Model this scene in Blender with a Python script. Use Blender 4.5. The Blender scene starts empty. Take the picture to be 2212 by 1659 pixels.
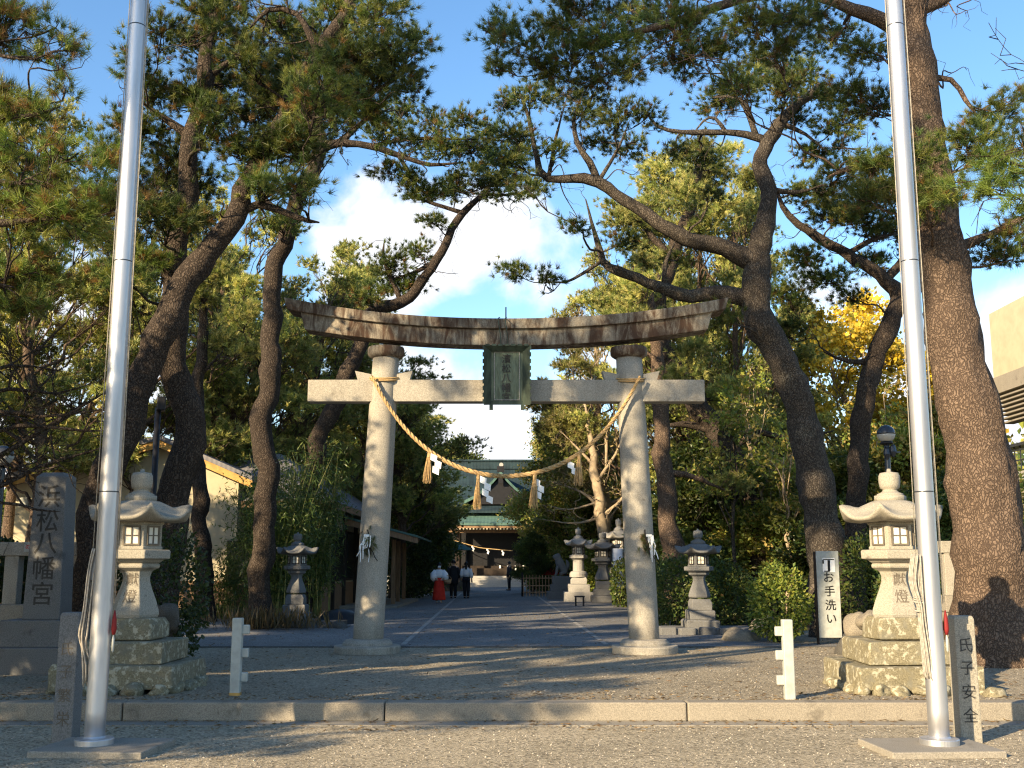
import bpy, bmesh, math, random
import numpy as np
from mathutils import Vector, Matrix

S = bpy.context.scene
COL = S.collection
R = math.radians
rng = np.random.default_rng(11)
random.seed(11)

# ------------------------------------------------------------------ camera
FPX = 2350.0                       # focal length in units of a 2212 px wide picture
CAMH = 1.65
TH = math.atan(391 / FPX)          # upward tilt
cam = bpy.data.cameras.new('camera')
cam.sensor_width = 36
cam.lens = 36 * FPX / 2212
cam.clip_start = 0.1
cam.clip_end = 5000
camo = bpy.data.objects.new('camera', cam)
camo.location = (0, 0, CAMH)
camo.rotation_euler = (R(90) + TH, 0, 0)
COL.objects.link(camo)
S.camera = camo

# ------------------------------------------------------------------ light
SUN_EL, SUN_AZ = 20.0, 42.0        # the light travels 42 degrees right of straight ahead
SUN_STRENGTH, SKY_STRENGTH = 5.0, 0.095
EXPOSURE = 1.3
travel = Vector((math.sin(R(SUN_AZ)) * math.cos(R(SUN_EL)), math.cos(R(SUN_AZ)) * math.cos(R(SUN_EL)), -math.sin(R(SUN_EL))))
sd = bpy.data.lights.new('sun', 'SUN')
sd.energy = SUN_STRENGTH
sd.angle = R(0.53)
sd.color = (1.0, 0.785, 0.50)
so = bpy.data.objects.new('sun', sd)
so.rotation_euler = travel.to_track_quat('-Z', 'Y').to_euler()
so.location = (-30, -30, 20)
COL.objects.link(so)

w = bpy.data.worlds.new('World')
S.world = w
w.use_nodes = True
nt = w.node_tree
nt.nodes.clear()
N = nt.nodes.new
out = N('ShaderNodeOutputWorld'); bg = N('ShaderNodeBackground')
sky = N('ShaderNodeTexSky'); sky.sky_type = 'NISHITA'; sky.sun_disc = False
sky.sun_elevation = R(SUN_EL)
sky.sun_rotation = math.atan2(-travel.x, -travel.y) % (2 * math.pi)
sky.air_density = 1.0; sky.dust_density = 0.4; sky.ozone_density = 2.0
tc = N('ShaderNodeTexCoord')
def wdir(px, py):
    d = Vector(((px - 1106) / FPX, math.cos(TH) - (829 - py) / FPX * math.sin(TH), math.sin(TH) + (829 - py) / FPX * math.cos(TH)))
    return d.normalized()
def wmath(op, a, b=None, c=None):
    n = N('ShaderNodeMath'); n.operation = op
    for i, v in enumerate((a, b, c)):
        if v is None: continue
        if isinstance(v, (int, float)): n.inputs[i].default_value = v
        else: nt.links.new(v, n.inputs[i])
    return n.outputs[0]
nz = N('ShaderNodeTexNoise'); nz.inputs['Scale'].default_value = 9; nz.inputs['Detail'].default_value = 9; nz.inputs['Roughness'].default_value = 0.55
nz.inputs['Distortion'].default_value = 0.25
nt.links.new(tc.outputs['Generated'], nz.inputs['Vector'])
mask = None
# banks of cumulus standing in the sky: direction, angular radius
for px, py, r, k in ((830, 490, .066, 1.0), (920, 520, .074, 1.0), (1000, 500, .06, .9), (1090, 480, .05, .5), (770, 560, .06, .8), (1160, 620, .05, .3), (1050, 990, .07, .9), (930, 960, .08, .6), (2190, 700, .06, .95), (2080, 800, .07, .95),
                  (60, 1000, .12, .6), (330, 800, .10, .35), (1490, 680, .04, .6), (2300, 950, .15, .8), (1700, 1030, .15, .4), (-200, 1000, .25, .6)):
    d = wdir(px, py)
    vm = N('ShaderNodeVectorMath'); vm.operation = 'DISTANCE'
    nt.links.new(tc.outputs['Generated'], vm.inputs[0]); vm.inputs[1].default_value = d
    m = wmath('SUBTRACT', 1.0, wmath('DIVIDE', vm.outputs['Value'], r))
    m = wmath('MULTIPLY', m, k)
    mask = m if mask is None else wmath('SMOOTH_MAX', mask, m, 0.25)
f = wmath('ADD', wmath('MAXIMUM', mask, -1.0), wmath('MULTIPLY', wmath('SUBTRACT', nz.outputs['Fac'], 0.5), 2.1))
mr = N('ShaderNodeMapRange'); mr.interpolation_type = 'SMOOTHSTEP'
nt.links.new(f, mr.inputs['Value']); mr.inputs['From Min'].default_value = 0.0; mr.inputs['From Max'].default_value = 0.42
hsv = N('ShaderNodeHueSaturation'); hsv.inputs['Saturation'].default_value = 1.16; hsv.inputs['Value'].default_value = 1.25
nt.links.new(sky.outputs[0], hsv.inputs['Color'])
mix = N('ShaderNodeMix'); mix.data_type = 'RGBA'
nt.links.new(mr.outputs[0], mix.inputs['Factor']); nt.links.new(hsv.outputs[0], mix.inputs[6])
mix.inputs[7].default_value = (5.0, 5.1, 5.35, 1)
nt.links.new(mix.outputs[2], bg.inputs['Color']); bg.inputs['Strength'].default_value = SKY_STRENGTH
nt.links.new(bg.outputs[0], out.inputs['Surface'])

S.view_settings.view_transform = 'Standard'
S.view_settings.look = 'None'
S.view_settings.exposure = EXPOSURE
S.view_settings.gamma = 1
S.render.engine = 'CYCLES'
S.cycles.use_denoising = True
S.cycles.denoising_input_passes = 'RGB_ALBEDO_NORMAL'
S.cycles.denoising_prefilter = 'NONE'
S.cycles.pixel_filter_type = 'BLACKMAN_HARRIS'
S.cycles.filter_width = 1.2
S.cycles.max_bounces = 6
S.cycles.diffuse_bounces = 3
S.cycles.transparent_max_bounces = 4
S.cycles.sample_clamp_indirect = 4

SHADE = [(-10.5, 3.2, .75, .55, .3), (-12.5, 6.5, .8, .5, 1.7), (-13, 10, .8, .62, 3.0), (-13.5, 13.5, .8, .5, 4.1), (-15, 17, .8, .58, 5.2), (-14.5, 21, .8, .48, .9), (-16.5, 24.5, .8, .6, 2.2), (-18, 28, .8, .52, 2.9), (-17, 9, .8, .55, 1.1), (-18, 19, .8, .5, 2.6),
         (-10.9, 8.8, .6, .42, 3.6), (-9.6, 5.0, .5, .30, 4.4), (-11.0, 10.8, .75, .62, .8)]
HIGH = [(-12.4, 4.2, 1.2, .78), (-13.8, 10.2, 2.7, .75), (-17.5, 16, 4.0, .8)]
# ------------------------------------------------------------------ placing
UP = 0.19                          # the forecourt lies one kerb above the street
def ray(px, py):
    v = (829 - py) / FPX
    return np.array(((px - 1106) / FPX, math.cos(TH) - v * math.sin(TH), math.sin(TH) + v * math.cos(TH)))
def at(px, py, Y):
    d = ray(px, py); t = Y / d[1]
    return np.array((d[0] * t, Y, CAMH + d[2] * t))
def ground(px, py, z=UP):
    d = ray(px, py); t = (z - CAMH) / d[2]
    return np.array((d[0] * t, d[1] * t, z))

def nrm(a):
    return a / np.maximum(np.linalg.norm(a, axis=-1, keepdims=True), 1e-9)

# ------------------------------------------------------------------ mesh gathering
class MB:
    def __init__(s): s.v = []; s.f = {}; s.n = 0; s.t = []; s.m = {}; s.cm = 0
    def add(s, verts, faces, tint=None):
        verts = np.asarray(verts, float).reshape(-1, 3)
        if isinstance(faces, np.ndarray): faces = {faces.shape[1]: faces}
        elif not isinstance(faces, dict):
            d = {}
            for q in faces: d.setdefault(len(q), []).append(q)
            faces = {k: np.array(a) for k, a in d.items()}
        for k, a in faces.items():
            s.f.setdefault(k, []).append(a + s.n); s.m.setdefault(k, []).append(np.full(len(a), s.cm))
        s.v.append(verts); s.n += len(verts)
        t = np.ones((len(verts), 3)) if tint is None else np.broadcast_to(np.asarray(tint, float), (len(verts), 3))
        s.t.append(t)
    def build(s, name, mat, parent=None, smooth=False, local=False, tint=False, bevel=0):
        me = bpy.data.meshes.new(name)
        V = np.concatenate(s.v)
        if parent is not None and not local: V = V - np.array(origin(parent))
        me.vertices.add(len(V)); me.vertices.foreach_set('co', V.astype(np.float32).ravel())
        loops = []; starts = []; tot = 0; mi = []
        for k in sorted(s.f):
            a = np.concatenate(s.f[k]); loops.append(a.ravel()); starts.append(np.arange(len(a)) * k + tot); tot += a.size
            mi.append(np.concatenate(s.m[k]))
        me.loops.add(tot); me.loops.foreach_set('vertex_index', np.concatenate(loops).astype(np.int32))
        st = np.concatenate(starts).astype(np.int32)
        me.polygons.add(len(st)); me.polygons.foreach_set('loop_start', st)
        me.polygons.foreach_set('use_smooth', np.full(len(st), bool(smooth)))
        me.polygons.foreach_set('material_index', np.concatenate(mi).astype(np.int32))
        if tint:
            at_ = me.attributes.new('tint', 'FLOAT_COLOR', 'POINT')
            T = np.concatenate(s.t); at_.data.foreach_set('color', np.concatenate([T, np.ones((len(T), 1))], 1).astype(np.float32).ravel())
        me.update(calc_edges=True)
        for q in (mat if isinstance(mat, (list, tuple)) else [mat]): me.materials.append(q)
        o = bpy.data.objects.new(name, me); COL.objects.link(o)
        if parent is not None: o.parent = parent
        if bevel:
            b = o.modifiers.new('edge', 'BEVEL'); b.width = bevel; b.segments = 2; b.limit_method = 'ANGLE'; b.angle_limit = R(35)
        return o
def origin(o):
    p = Vector((0, 0, 0))
    while o is not None: p += o.location; o = o.parent
    return tuple(p)
def tag(o, label=None, cat=None, group=None, kind=None):
    for k, v in (('label', label), ('category', cat), ('group', group), ('kind', kind)):
        if v: o[k] = v
    return o
def thing(name, label, cat, loc=(0, 0, 0), rz=0.0, group=None):
    o = bpy.data.objects.new(name, None); COL.objects.link(o); o.empty_display_size = .2
    o.location = tuple(float(q) for q in loc); o.rotation_euler = (0, 0, rz)
    return tag(o, label, cat, group)
def copy_tree(o, loc, rz=0, scale=1, label=None, group=None, parent=None):
    c = o.copy(); COL.objects.link(c)
    if parent is None:
        c.location = loc; c.rotation_euler = (0, 0, rz); c.scale = (scale,) * 3 if not hasattr(scale, '__len__') else scale
        if label: c['label'] = label
        if group: c['group'] = group
    else: c.parent = parent
    for ch in list(o.children): copy_tree(ch, None, parent=c)
    return c

CUBE_F = np.array([[0, 3, 2, 1], [4, 5, 6, 7], [0, 1, 5, 4], [1, 2, 6, 5], [2, 3, 7, 6], [3, 0, 4, 7]])
def box(mb, c, s, rz=0, tilt=None, taper=(1, 1)):
    sx, sy, sz = (q / 2 for q in s)
    v = np.array([(-sx, -sy, -sz), (sx, -sy, -sz), (sx, sy, -sz), (-sx, sy, -sz), (-sx, -sy, sz), (sx, -sy, sz), (sx, sy, sz), (-sx, sy, sz)])
    v[4:, 0] *= taper[0]; v[4:, 1] *= taper[1]
    if tilt is not None: v = v @ np.array(tilt).T
    if rz: a, b = math.cos(rz), math.sin(rz); v = v @ np.array(((a, b, 0), (-b, a, 0), (0, 0, 1)))
    mb.add(v + np.array(c), CUBE_F)
def loft(mb, rings, cap=True, closed=True):
    k = len(rings[0]); V = np.concatenate(rings); F = []
    for i in range(len(rings) - 1):
        a = np.arange(k if closed else k - 1) + i * k; b = (np.arange(k if closed else k - 1) + 1) % k + i * k
        F.append(np.stack([a, b, b + k, a + k], 1))
    fs = {4: np.concatenate(F)}
    if cap and closed:
        ends = np.array([np.arange(k)[::-1], np.arange(k) + (len(rings) - 1) * k])
        fs[k] = np.concatenate([fs[4], ends]) if k == 4 else ends
    mb.add(V, fs)
def ring(c, r, n, rot=0, sy=1, z=None):
    a = np.arange(n) / n * 2 * math.pi + rot
    return np.stack([c[0] + r * np.cos(a), c[1] + r * sy * np.sin(a), np.full(n, c[2] if z is None else z)], 1)
def lathe(mb, c, prof, n=24, rot=0):
    loft(mb, [ring((c[0], c[1], c[2] + z), max(r, 1e-4), n, rot) for r, z in prof])
def catmull(P, Rr, step):
    P = np.asarray(P, float); Rr = np.asarray(Rr, float)
    if len(P) < 2: return P, Rr
    Q = np.concatenate([[2 * P[0] - P[1]], P, [2 * P[-1] - P[-2]]]); op = []; orr = []
    for i in range(len(P) - 1):
        p0, p1, p2, p3 = Q[i:i + 4]; L = np.linalg.norm(p2 - p1); n = max(2, int(L / step))
        t = np.arange(n)[:, None] / n
        op.append(.5 * ((2 * p1) + (-p0 + p2) * t + (2 * p0 - 5 * p1 + 4 * p2 - p3) * t ** 2 + (-p0 + 3 * p1 - 3 * p2 + p3) * t ** 3))
        orr.append(Rr[i] + (Rr[i + 1] - Rr[i]) * t[:, 0])
    op.append(P[-1:]); orr.append(Rr[-1:])
    return np.concatenate(op), np.concatenate(orr)
def tube(mb, P, Rr, seg=8, rough=0.0, tint=None):
    P = np.asarray(P, float); n = len(P); Rr = np.broadcast_to(np.asarray(Rr, float), (n,))
    T = nrm(np.gradient(P, axis=0)); u = np.cross(T[0], (0.3, 0.9, 0.1) if abs(T[0][1]) < .8 else (1, 0, 0)); U = []
    for i in range(n):
        u = u - T[i] * (u @ T[i]); u = u / max(np.linalg.norm(u), 1e-9); U.append(u)
    U = np.array(U); W = np.cross(T, U); a = np.arange(seg) / seg * 2 * math.pi
    rr = Rr[:, None] * np.ones(seg)
    if rough: rr = rr * (1 + rough * rng.normal(size=rr.shape))
    V = P[:, None, :] + rr[..., None] * (U[:, None, :] * np.cos(a)[:, None] + W[:, None, :] * np.sin(a)[:, None])
    A = np.arange(n - 1)[:, None] * seg + np.arange(seg); B = np.arange(n - 1)[:, None] * seg + (np.arange(seg) + 1) % seg
    fs = {4: np.stack([A, B, B + seg, A + seg], -1).reshape(-1, 4)}
    caps = np.array([np.arange(seg)[::-1], np.arange(seg) + (n - 1) * seg])
    if seg == 4: fs[4] = np.concatenate([fs[4], caps])
    else: fs[seg] = caps
    mb.add(V.reshape(-1, 3), fs, tint)

# ------------------------------------------------------------------ materials
class NT:
    def __init__(s, name):
        s.m = bpy.data.materials.new(name); s.m.use_nodes = True; s.t = s.m.node_tree; s.t.nodes.clear()
        s.out = s.n('ShaderNodeOutputMaterial'); s.p = s.n('ShaderNodeBsdfPrincipled'); s.l(s.p.outputs[0], s.out.inputs[0])
        s.co = s.n('ShaderNodeTexCoord').outputs['Object']
    def n(s, k, **kw):
        q = s.t.nodes.new(k)
        for a, b in kw.items(): setattr(q, a, b)
        return q
    def l(s, a, b): s.t.links.new(a, b)
    def scaled(s, sc):
        q = s.n('ShaderNodeMapping'); q.inputs['Scale'].default_value = sc; s.l(s.co, q.inputs['Vector']); return q.outputs[0]
    def noise(s, scale, detail=5, rough=.6, vec=None, dist=0):
        q = s.n('ShaderNodeTexNoise'); q.inputs['Scale'].default_value = scale; q.inputs['Detail'].default_value = detail
        q.inputs['Roughness'].default_value = rough; q.inputs['Distortion'].default_value = dist
        s.l(vec or s.co, q.inputs['Vector']); return q.outputs['Fac']
    def voro(s, scale, feat='F1', vec=None, outp='Distance'):
        q = s.n('ShaderNodeTexVoronoi'); q.feature = feat; q.inputs['Scale'].default_value = scale
        s.l(vec or s.co, q.inputs['Vector']); return q.outputs[outp]
    def ramp(s, fac, lo, hi):
        q = s.n('ShaderNodeMapRange'); q.interpolation_type = 'SMOOTHSTEP'; s.l(fac, q.inputs[0]); q.inputs[1].default_value = lo; q.inputs[2].default_value = hi
        return q.outputs[0]
    def mix(s, fac, a, b, mode='MIX'):
        q = s.n('ShaderNodeMix'); q.data_type = 'RGBA'; q.blend_type = mode
        for i, x in ((0, fac), (6, a), (7, b)):
            if isinstance(x, (int, float)): q.inputs[i].default_value = x
            elif isinstance(x, tuple): q.inputs[i].default_value = (*x, 1)
            else: s.l(x, q.inputs[i])
        return q.outputs[2]
    def math(s, op, a, b=0.0):
        q = s.n('ShaderNodeMath'); q.operation = op
        for i, x in ((0, a), (1, b)):
            if isinstance(x, (int, float)): q.inputs[i].default_value = x
            else: s.l(x, q.inputs[i])
        return q.outputs[0]
    def bump(s, h, strength=.5, dist=.02, prev=None):
        q = s.n('ShaderNodeBump'); q.inputs['Strength'].default_value = strength; q.inputs['Distance'].default_value = dist
        s.l(h, q.inputs['Height'])
        if prev is not None: s.l(prev, q.inputs['Normal'])
        s.nl = q.outputs[0]; return q.outputs[0]
    def done(s, col, rough=.85, metal=0, nrm_=None, spec=.3):
        if isinstance(col, tuple): s.p.inputs['Base Color'].default_value = (*col, 1)
        else: s.l(col, s.p.inputs['Base Color'])
        if isinstance(rough, (int, float)): s.p.inputs['Roughness'].default_value = rough
        else: s.l(rough, s.p.inputs['Roughness'])
        s.p.inputs['Metallic'].default_value = metal; s.p.inputs['Specular IOR Level'].default_value = spec
        if nrm_ is not None: s.l(nrm_, s.p.inputs['Normal'])
        return s.m

def stone(name, c1, c2, spots=None, spot=(.58, .64, 14), streak=None, bump=.4, grain=90):
    q = NT(name)
    col = q.mix(q.ramp(q.noise(2.2, 6), .3, .7), c1, c2)
    g = q.noise(grain, 2, .7)
    col = q.mix(.55, col, q.mix(q.ramp(g, .3, .7), tuple(x * .55 for x in c1), tuple(min(1, x * 1.35) for x in c2)))
    if streak:
        st = q.noise(1.0, 9, .72, q.scaled((5, 5, 1.3)), 1.2); st2 = q.noise(1.3, 4, .6)
        col = q.mix(q.ramp(q.math('ADD', q.math('MULTIPLY', st, .8), q.math('MULTIPLY', st2, .4)), *streak[1]), col, streak[0])
    if spots: 
        col = q.mix(q.ramp(q.noise(spot[2], 5, .65), spot[0], spot[1]), col, spots)
        col = q.mix(q.ramp(q.noise(spot[2] * .45, 4, .6), spot[0] - .02, spot[1] + .1), col, tuple(x * .45 for x in spots))
    b = q.bump(q.noise(grain * .6, 4, .7), bump, .006); b = q.bump(q.noise(7, 5), bump * .8, .02, b)
    return q.done(col, .9, nrm_=b)
def plain(name, c, rough=.7, var=.25, scale=6, metal=0, bump=0, spec=.3, stretch=(1, 1, 1)):
    q = NT(name); v = q.scaled(stretch)
    col = q.mix(q.ramp(q.noise(scale, 5, .6, v), .3, .7), tuple(x * (1 - var) for x in c), tuple(min(1, x * (1 + var)) for x in c))
    b = q.bump(q.noise(scale * 3, 4, .6, v), bump, .01) if bump else None
    return q.done(col, rough, metal, b, spec)
def bark(name, c1, c2, crack, sc=9, patch=None):
    q = NT(name); d = q.noise(3, 3)
    wv = q.n('ShaderNodeVectorMath', operation='ADD'); mp = q.scaled((1, 1, .55)); q.l(mp, wv.inputs[0])
    ds = q.n('ShaderNodeTexNoise'); ds.inputs['Scale'].default_value = 5; ds.inputs['Detail'].default_value = 3; q.l(q.co, ds.inputs['Vector'])
    sc2 = q.n('ShaderNodeVectorMath', operation='SCALE'); q.l(ds.outputs['Color'], sc2.inputs[0]); sc2.inputs['Scale'].default_value = .22; q.l(sc2.outputs[0], wv.inputs[1])
    e = q.voro(sc, 'DISTANCE_TO_EDGE', wv.outputs[0]); cell = q.voro(sc, 'F1', wv.outputs[0], 'Color')
    col = q.mix(q.ramp(d, .3, .7), c1, c2)
    sep = q.n('ShaderNodeSeparateColor'); q.l(cell, sep.inputs[0])
    col = q.mix(q.math('MULTIPLY', sep.outputs[0], .45), col, tuple(x * .55 for x in c1))
    col = q.mix(q.math('MULTIPLY', q.ramp(q.noise(40, 4, .7), .4, .7), .3), col, tuple(min(1, x * 1.7) for x in c2))
    if patch: col = q.mix(q.ramp(q.noise(1.4, 5, .65), .56, .66), col, patch)
    m = q.math('ADD', q.math('MULTIPLY', q.ramp(e, .0, .22), .85), q.math('MULTIPLY', q.noise(25, 3), .3))
    col = q.mix(m, crack, col)
    b = q.bump(m, .8, .02); b = q.bump(q.noise(35, 5, .7), .5, .012, b)
    return q.done(col, .95, nrm_=b, spec=.15)
def leafmat(name, trans=.35, rough=.5, spec=.3):
    q = NT(name); a = q.n('ShaderNodeAttribute', attribute_name='tint'); q.done(a.outputs['Color'], rough, spec=spec)
    tr = q.n('ShaderNodeBsdfTranslucent'); q.l(q.mix(1.0, a.outputs['Color'], (1.25, 1.2, .55), 'MULTIPLY'), tr.inputs['Color'])
    mx = q.n('ShaderNodeMixShader'); mx.inputs[0].default_value = trans
    q.l(q.p.outputs[0], mx.inputs[1]); q.l(tr.outputs[0], mx.inputs[2]); q.l(mx.outputs[0], q.out.inputs[0])
    return q.m
def gravel(name, c1, c2, c3, sc=55, b=1.0, litter=None):
    q = NT(name); big = q.noise(.35, 5); mid = q.noise(3.1, 5)
    col = q.mix(q.ramp(big, .35, .65), c1, c2)
    col = q.mix(q.math('MULTIPLY', q.ramp(mid, .35, .7), .5), col, c3)
    col = q.mix(q.math('MULTIPLY', q.ramp(q.noise(.8, 7, .7, None, .6), .52, .66), .45), col, tuple(x * .62 for x in c3))
    cell = q.voro(sc, 'F1', None, 'Color'); sep = q.n('ShaderNodeSeparateColor'); q.l(cell, sep.inputs[0])
    col = q.mix(q.math('MULTIPLY', q.ramp(sep.outputs[0], .45, 1), .5), col, tuple(min(1, x * 1.45) for x in c2))
    col = q.mix(q.math('MULTIPLY', q.ramp(sep.outputs[1], .5, 1), .8), col, tuple(x * .32 for x in c1))
    col = q.mix(q.math('MULTIPLY', q.ramp(q.noise(22, 5, .75), .55, .68), .55), col, tuple(x * .4 for x in c1))
    if litter: col = q.mix(q.ramp(q.noise(14, 6, .75), .57, .66), col, litter)
    n = q.bump(q.voro(sc), .6 * b, .008); n = q.bump(q.noise(15, 7, .78), .85 * b, .035, n); n = q.bump(q.noise(2.6, 3, .5), .5, .05, n)
    return q.done(col, .95, nrm_=n, spec=.12)

MAT = dict(
    street=gravel('street_aggregate', (.43, .37, .265), (.53, .455, .33), (.35, .30, .215), 42, 1.5),
    fore=gravel('forecourt_gravel', (.35, .302, .22), (.44, .38, .28), (.295, .253, .184), 48, 1.4, (.19, .155, .105)),
    path=gravel('path_gravel', (.20, .196, .19), (.25, .245, .237), (.165, .162, .156), 60, .6),
    soil=gravel('planting_soil', (.055, .043, .030), (.08, .062, .042), (.10, .068, .038), 40, 1.0, (.12, .075, .038)),
    kerb=stone('kerb_stone', (.21, .185, .145), (.27, .24, .19), (.13, .11, .085), (.60, .72, 6)),
    torii=stone('torii_stone', (.275, .252, .21), (.335, .31, .258), (.20, .175, .14), (.66, .74, 5), streak=((.15, .125, .095), (.58, .95)), bump=.25, grain=70),
    kasagi=stone('stained_torii_stone', (.27, .235, .18), (.35, .31, .24), streak=((.062, .036, .023), (.43, .70)), bump=.3),
    lantern=stone('lantern_stone', (.255, .235, .19), (.32, .295, .24), (.16, .145, .115), (.62, .72, 9), bump=.4),
    lichen=stone('lichened_stone', (.155, .135, .085), (.22, .195, .125), (.37, .345, .255), (.52, .60, 13), bump=.8, grain=60),
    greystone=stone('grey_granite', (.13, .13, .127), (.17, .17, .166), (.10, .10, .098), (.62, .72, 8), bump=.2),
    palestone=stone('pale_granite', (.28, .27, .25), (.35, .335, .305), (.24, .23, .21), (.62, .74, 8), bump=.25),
    darkstone=stone('dark_stone', (.055, .052, .046), (.10, .095, .085), (.16, .15, .13), (.62, .7, 7), bump=.7),
    boulder=stone('boulder_stone', (.15, .13, .10), (.24, .21, .16), (.30, .27, .2), (.6, .7, 6), bump=.8),
    concrete=stone('rough_concrete', (.22, .20, .165), (.28, .255, .21), (.17, .15, .12), (.6, .75, 6), bump=.3),
    cut=plain('cut_letter_grooves', (.055, .052, .048), .9),
    cutw=plain('weathered_letter_grooves', (.13, .11, .085), .9),
    alu=plain('brushed_aluminium', (.50, .50, .51), .46, .22, 5, .8, 0, .5, (1, 1, .1)),
    white=plain('white_paint', (.36, .375, .345), .6, .14, 9),
    paper=plain('white_paper', (.85, .85, .83), .8, .03),
    black=plain('black_metal_and_shade', (.012, .012, .014), .45),
    bronze=plain('green_bronze', (.050, .070, .052), .6, .45, 7, .25, .3, .4, (1, 1, .3)),
    board=plain('verdigris_board', (.12, .15, .105), .6, .3, 5, .2, .2, .4, (5, 5, .5)),
    straw=plain('rice_straw', (.40, .27, .125), .85, .3, 25, 0, .5),
    rope=plain('grey_rope', (.30, .28, .24), .9, .25, 30, 0, .4),
    tagred=plain('dark_red_cover', (.20, .015, .015), .7, .2), cord=plain('pale_cord', (.36, .32, .26), .9, .25, 30), red=plain('red_cloth', (.50, .025, .02), .8, .2),
    cream=plain('cream_plaster', (.42, .37, .255), .85, .08, 2),
    wood=plain('weathered_board', (.23, .145, .085), .8, .35, 4, 0, .3, .2, (14, 14, .6)),
    darkwood=plain('dark_timber', (.026, .018, .013), .75, .3, 4, 0, .2),
    fascia=plain('yellow_lit_board_and_rust', (.46, .26, .07), .6, .2, 3, 0, 0, .3, (2, 2, 2)),  # yellow light on the house boards is put into this colour
    glassd=plain('dark_window_glass', (.02, .024, .026), .12, .1, 2, 0, 0, .6),
    frost=plain('milky_lantern_pane', (.72, .68, .58), .6, .04),
    bark=bark('pine_bark', (.062, .049, .039), (.095, .073, .056), (.020, .015, .012), 25),
    barkg=bark('grey_pine_bark', (.080, .069, .057), (.12, .10, .08), (.026, .021, .017), 25, (.15, .13, .10)),
    barkr=bark('red_pine_bark', (.125, .090, .066), (.185, .133, .096), (.050, .035, .026), 25),
    twig=plain('pale_twig_bark', (.32, .25, .165), .9, .25, 6, 0, .4),
    needle=leafmat('pine_needles', .30, .45),
    leaf=leafmat('broad_leaves', .35, .42, .4),
    skin=plain('skin', (.52, .33, .24), .6, .05), hair=plain('black_hair', (.012, .01, .009), .4),
    clothw=plain('white_cotton', (.80, .81, .84), .85, .05), clothb=plain('black_cloth', (.018, .018, .022), .85, .15),
    hakama=plain('red_hakama_cloth', (.62, .035, .02), .8, .12), tan=plain('wicker_tan', (.36, .22, .12), .8, .2),
    globe=plain('lamp_globe', (.42, .41, .37), .45, .02), globeb=plain('dark_lamp_shade', (.03, .035, .045), .25, .1, 4, 0, 0, .5),
    signred=plain('red_sign_paint', (.55, .02, .03), .6, .05), ink=plain('black_ink', (.012, .012, .012), .5, .05),
)
def tiles(name, c1, c2, sx, sz, ax='y'):
    q = NT(name); wv = q.n('ShaderNodeTexWave', wave_type='BANDS', bands_direction='X'); wv.inputs['Scale'].default_value = sx; wv.inputs['Distortion'].default_value = .15; q.l(q.co, wv.inputs['Vector'])
    w2 = q.n('ShaderNodeTexWave', wave_type='BANDS', bands_direction='Z'); w2.wave_profile = 'SAW'; w2.inputs['Scale'].default_value = sz; q.l(q.co, w2.inputs['Vector'])
    col = q.mix(q.ramp(q.noise(1.4, 5), .3, .7), c1, c2)
    b = q.bump(wv.outputs['Fac'], .35, .02); b = q.bump(w2.outputs['Fac'], .5, .02, b)
    return q.done(col, .8, nrm_=b, spec=.25)
MAT['tile'] = tiles('grey_roof_tile', (.13, .13, .145), (.21, .20, .205), 2.2, 3.2)
MAT['copper'] = tiles('patinated_copper_roof', (.012, .024, .031), (.022, .044, .053), 1.3, 1.6)  # darkened below the patina tone, tree shade put into the colour
MAT['copperl'] = tiles('pale_copper_roof', (.055, .11, .097), (.085, .16, .135), 1.3, 1.6)

# ------------------------------------------------------------------ lettering
_gl = {}
def glyph(ch, bold=0.0):
    if (ch, bold) in _gl: return _gl[(ch, bold)]
    c = bpy.data.curves.new('glyph', 'FONT'); c.body = ch; c.extrude = .5; c.offset = bold; c.resolution_u = 4
    o = bpy.data.objects.new('glyph', c); COL.objects.link(o)
    dg = bpy.context.evaluated_depsgraph_get(); me = bpy.data.meshes.new_from_object(o.evaluated_get(dg))
    V = np.array([v.co[:] for v in me.vertices]); F = [tuple(p.vertices) for p in me.polygons]
    bpy.data.objects.remove(o); bpy.data.curves.remove(c); bpy.data.meshes.remove(me)
    V[:, :2] -= (V[:, :2].max(0) + V[:, :2].min(0)) / 2
    V[:, 2] = np.where(V[:, 2] > 0, 1, 0)
    _gl[(ch, bold)] = (V, F); return V, F
def writing(items, right, up, mat, parent, name='lettering', depth=.004, bold=0.0, label=None, shear=0.0):
    """items: (character, centre, size)"""
    right = nrm(np.array(right, float)); up = nrm(np.array(up, float)); out_ = np.cross(right, up); mb = MB()
    for ch, c, size in items:
        V, F = glyph(ch, bold)
        y = V[:, 1] + shear * V[:, 0]
        P = np.array(c) + size * (V[:, :1] * right + y[:, None] * up) + depth * V[:, 2:3] * out_
        mb.add(P, F)
    o = mb.build(name, mat, parent)
    if label: o['label'] = label
    return o

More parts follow.
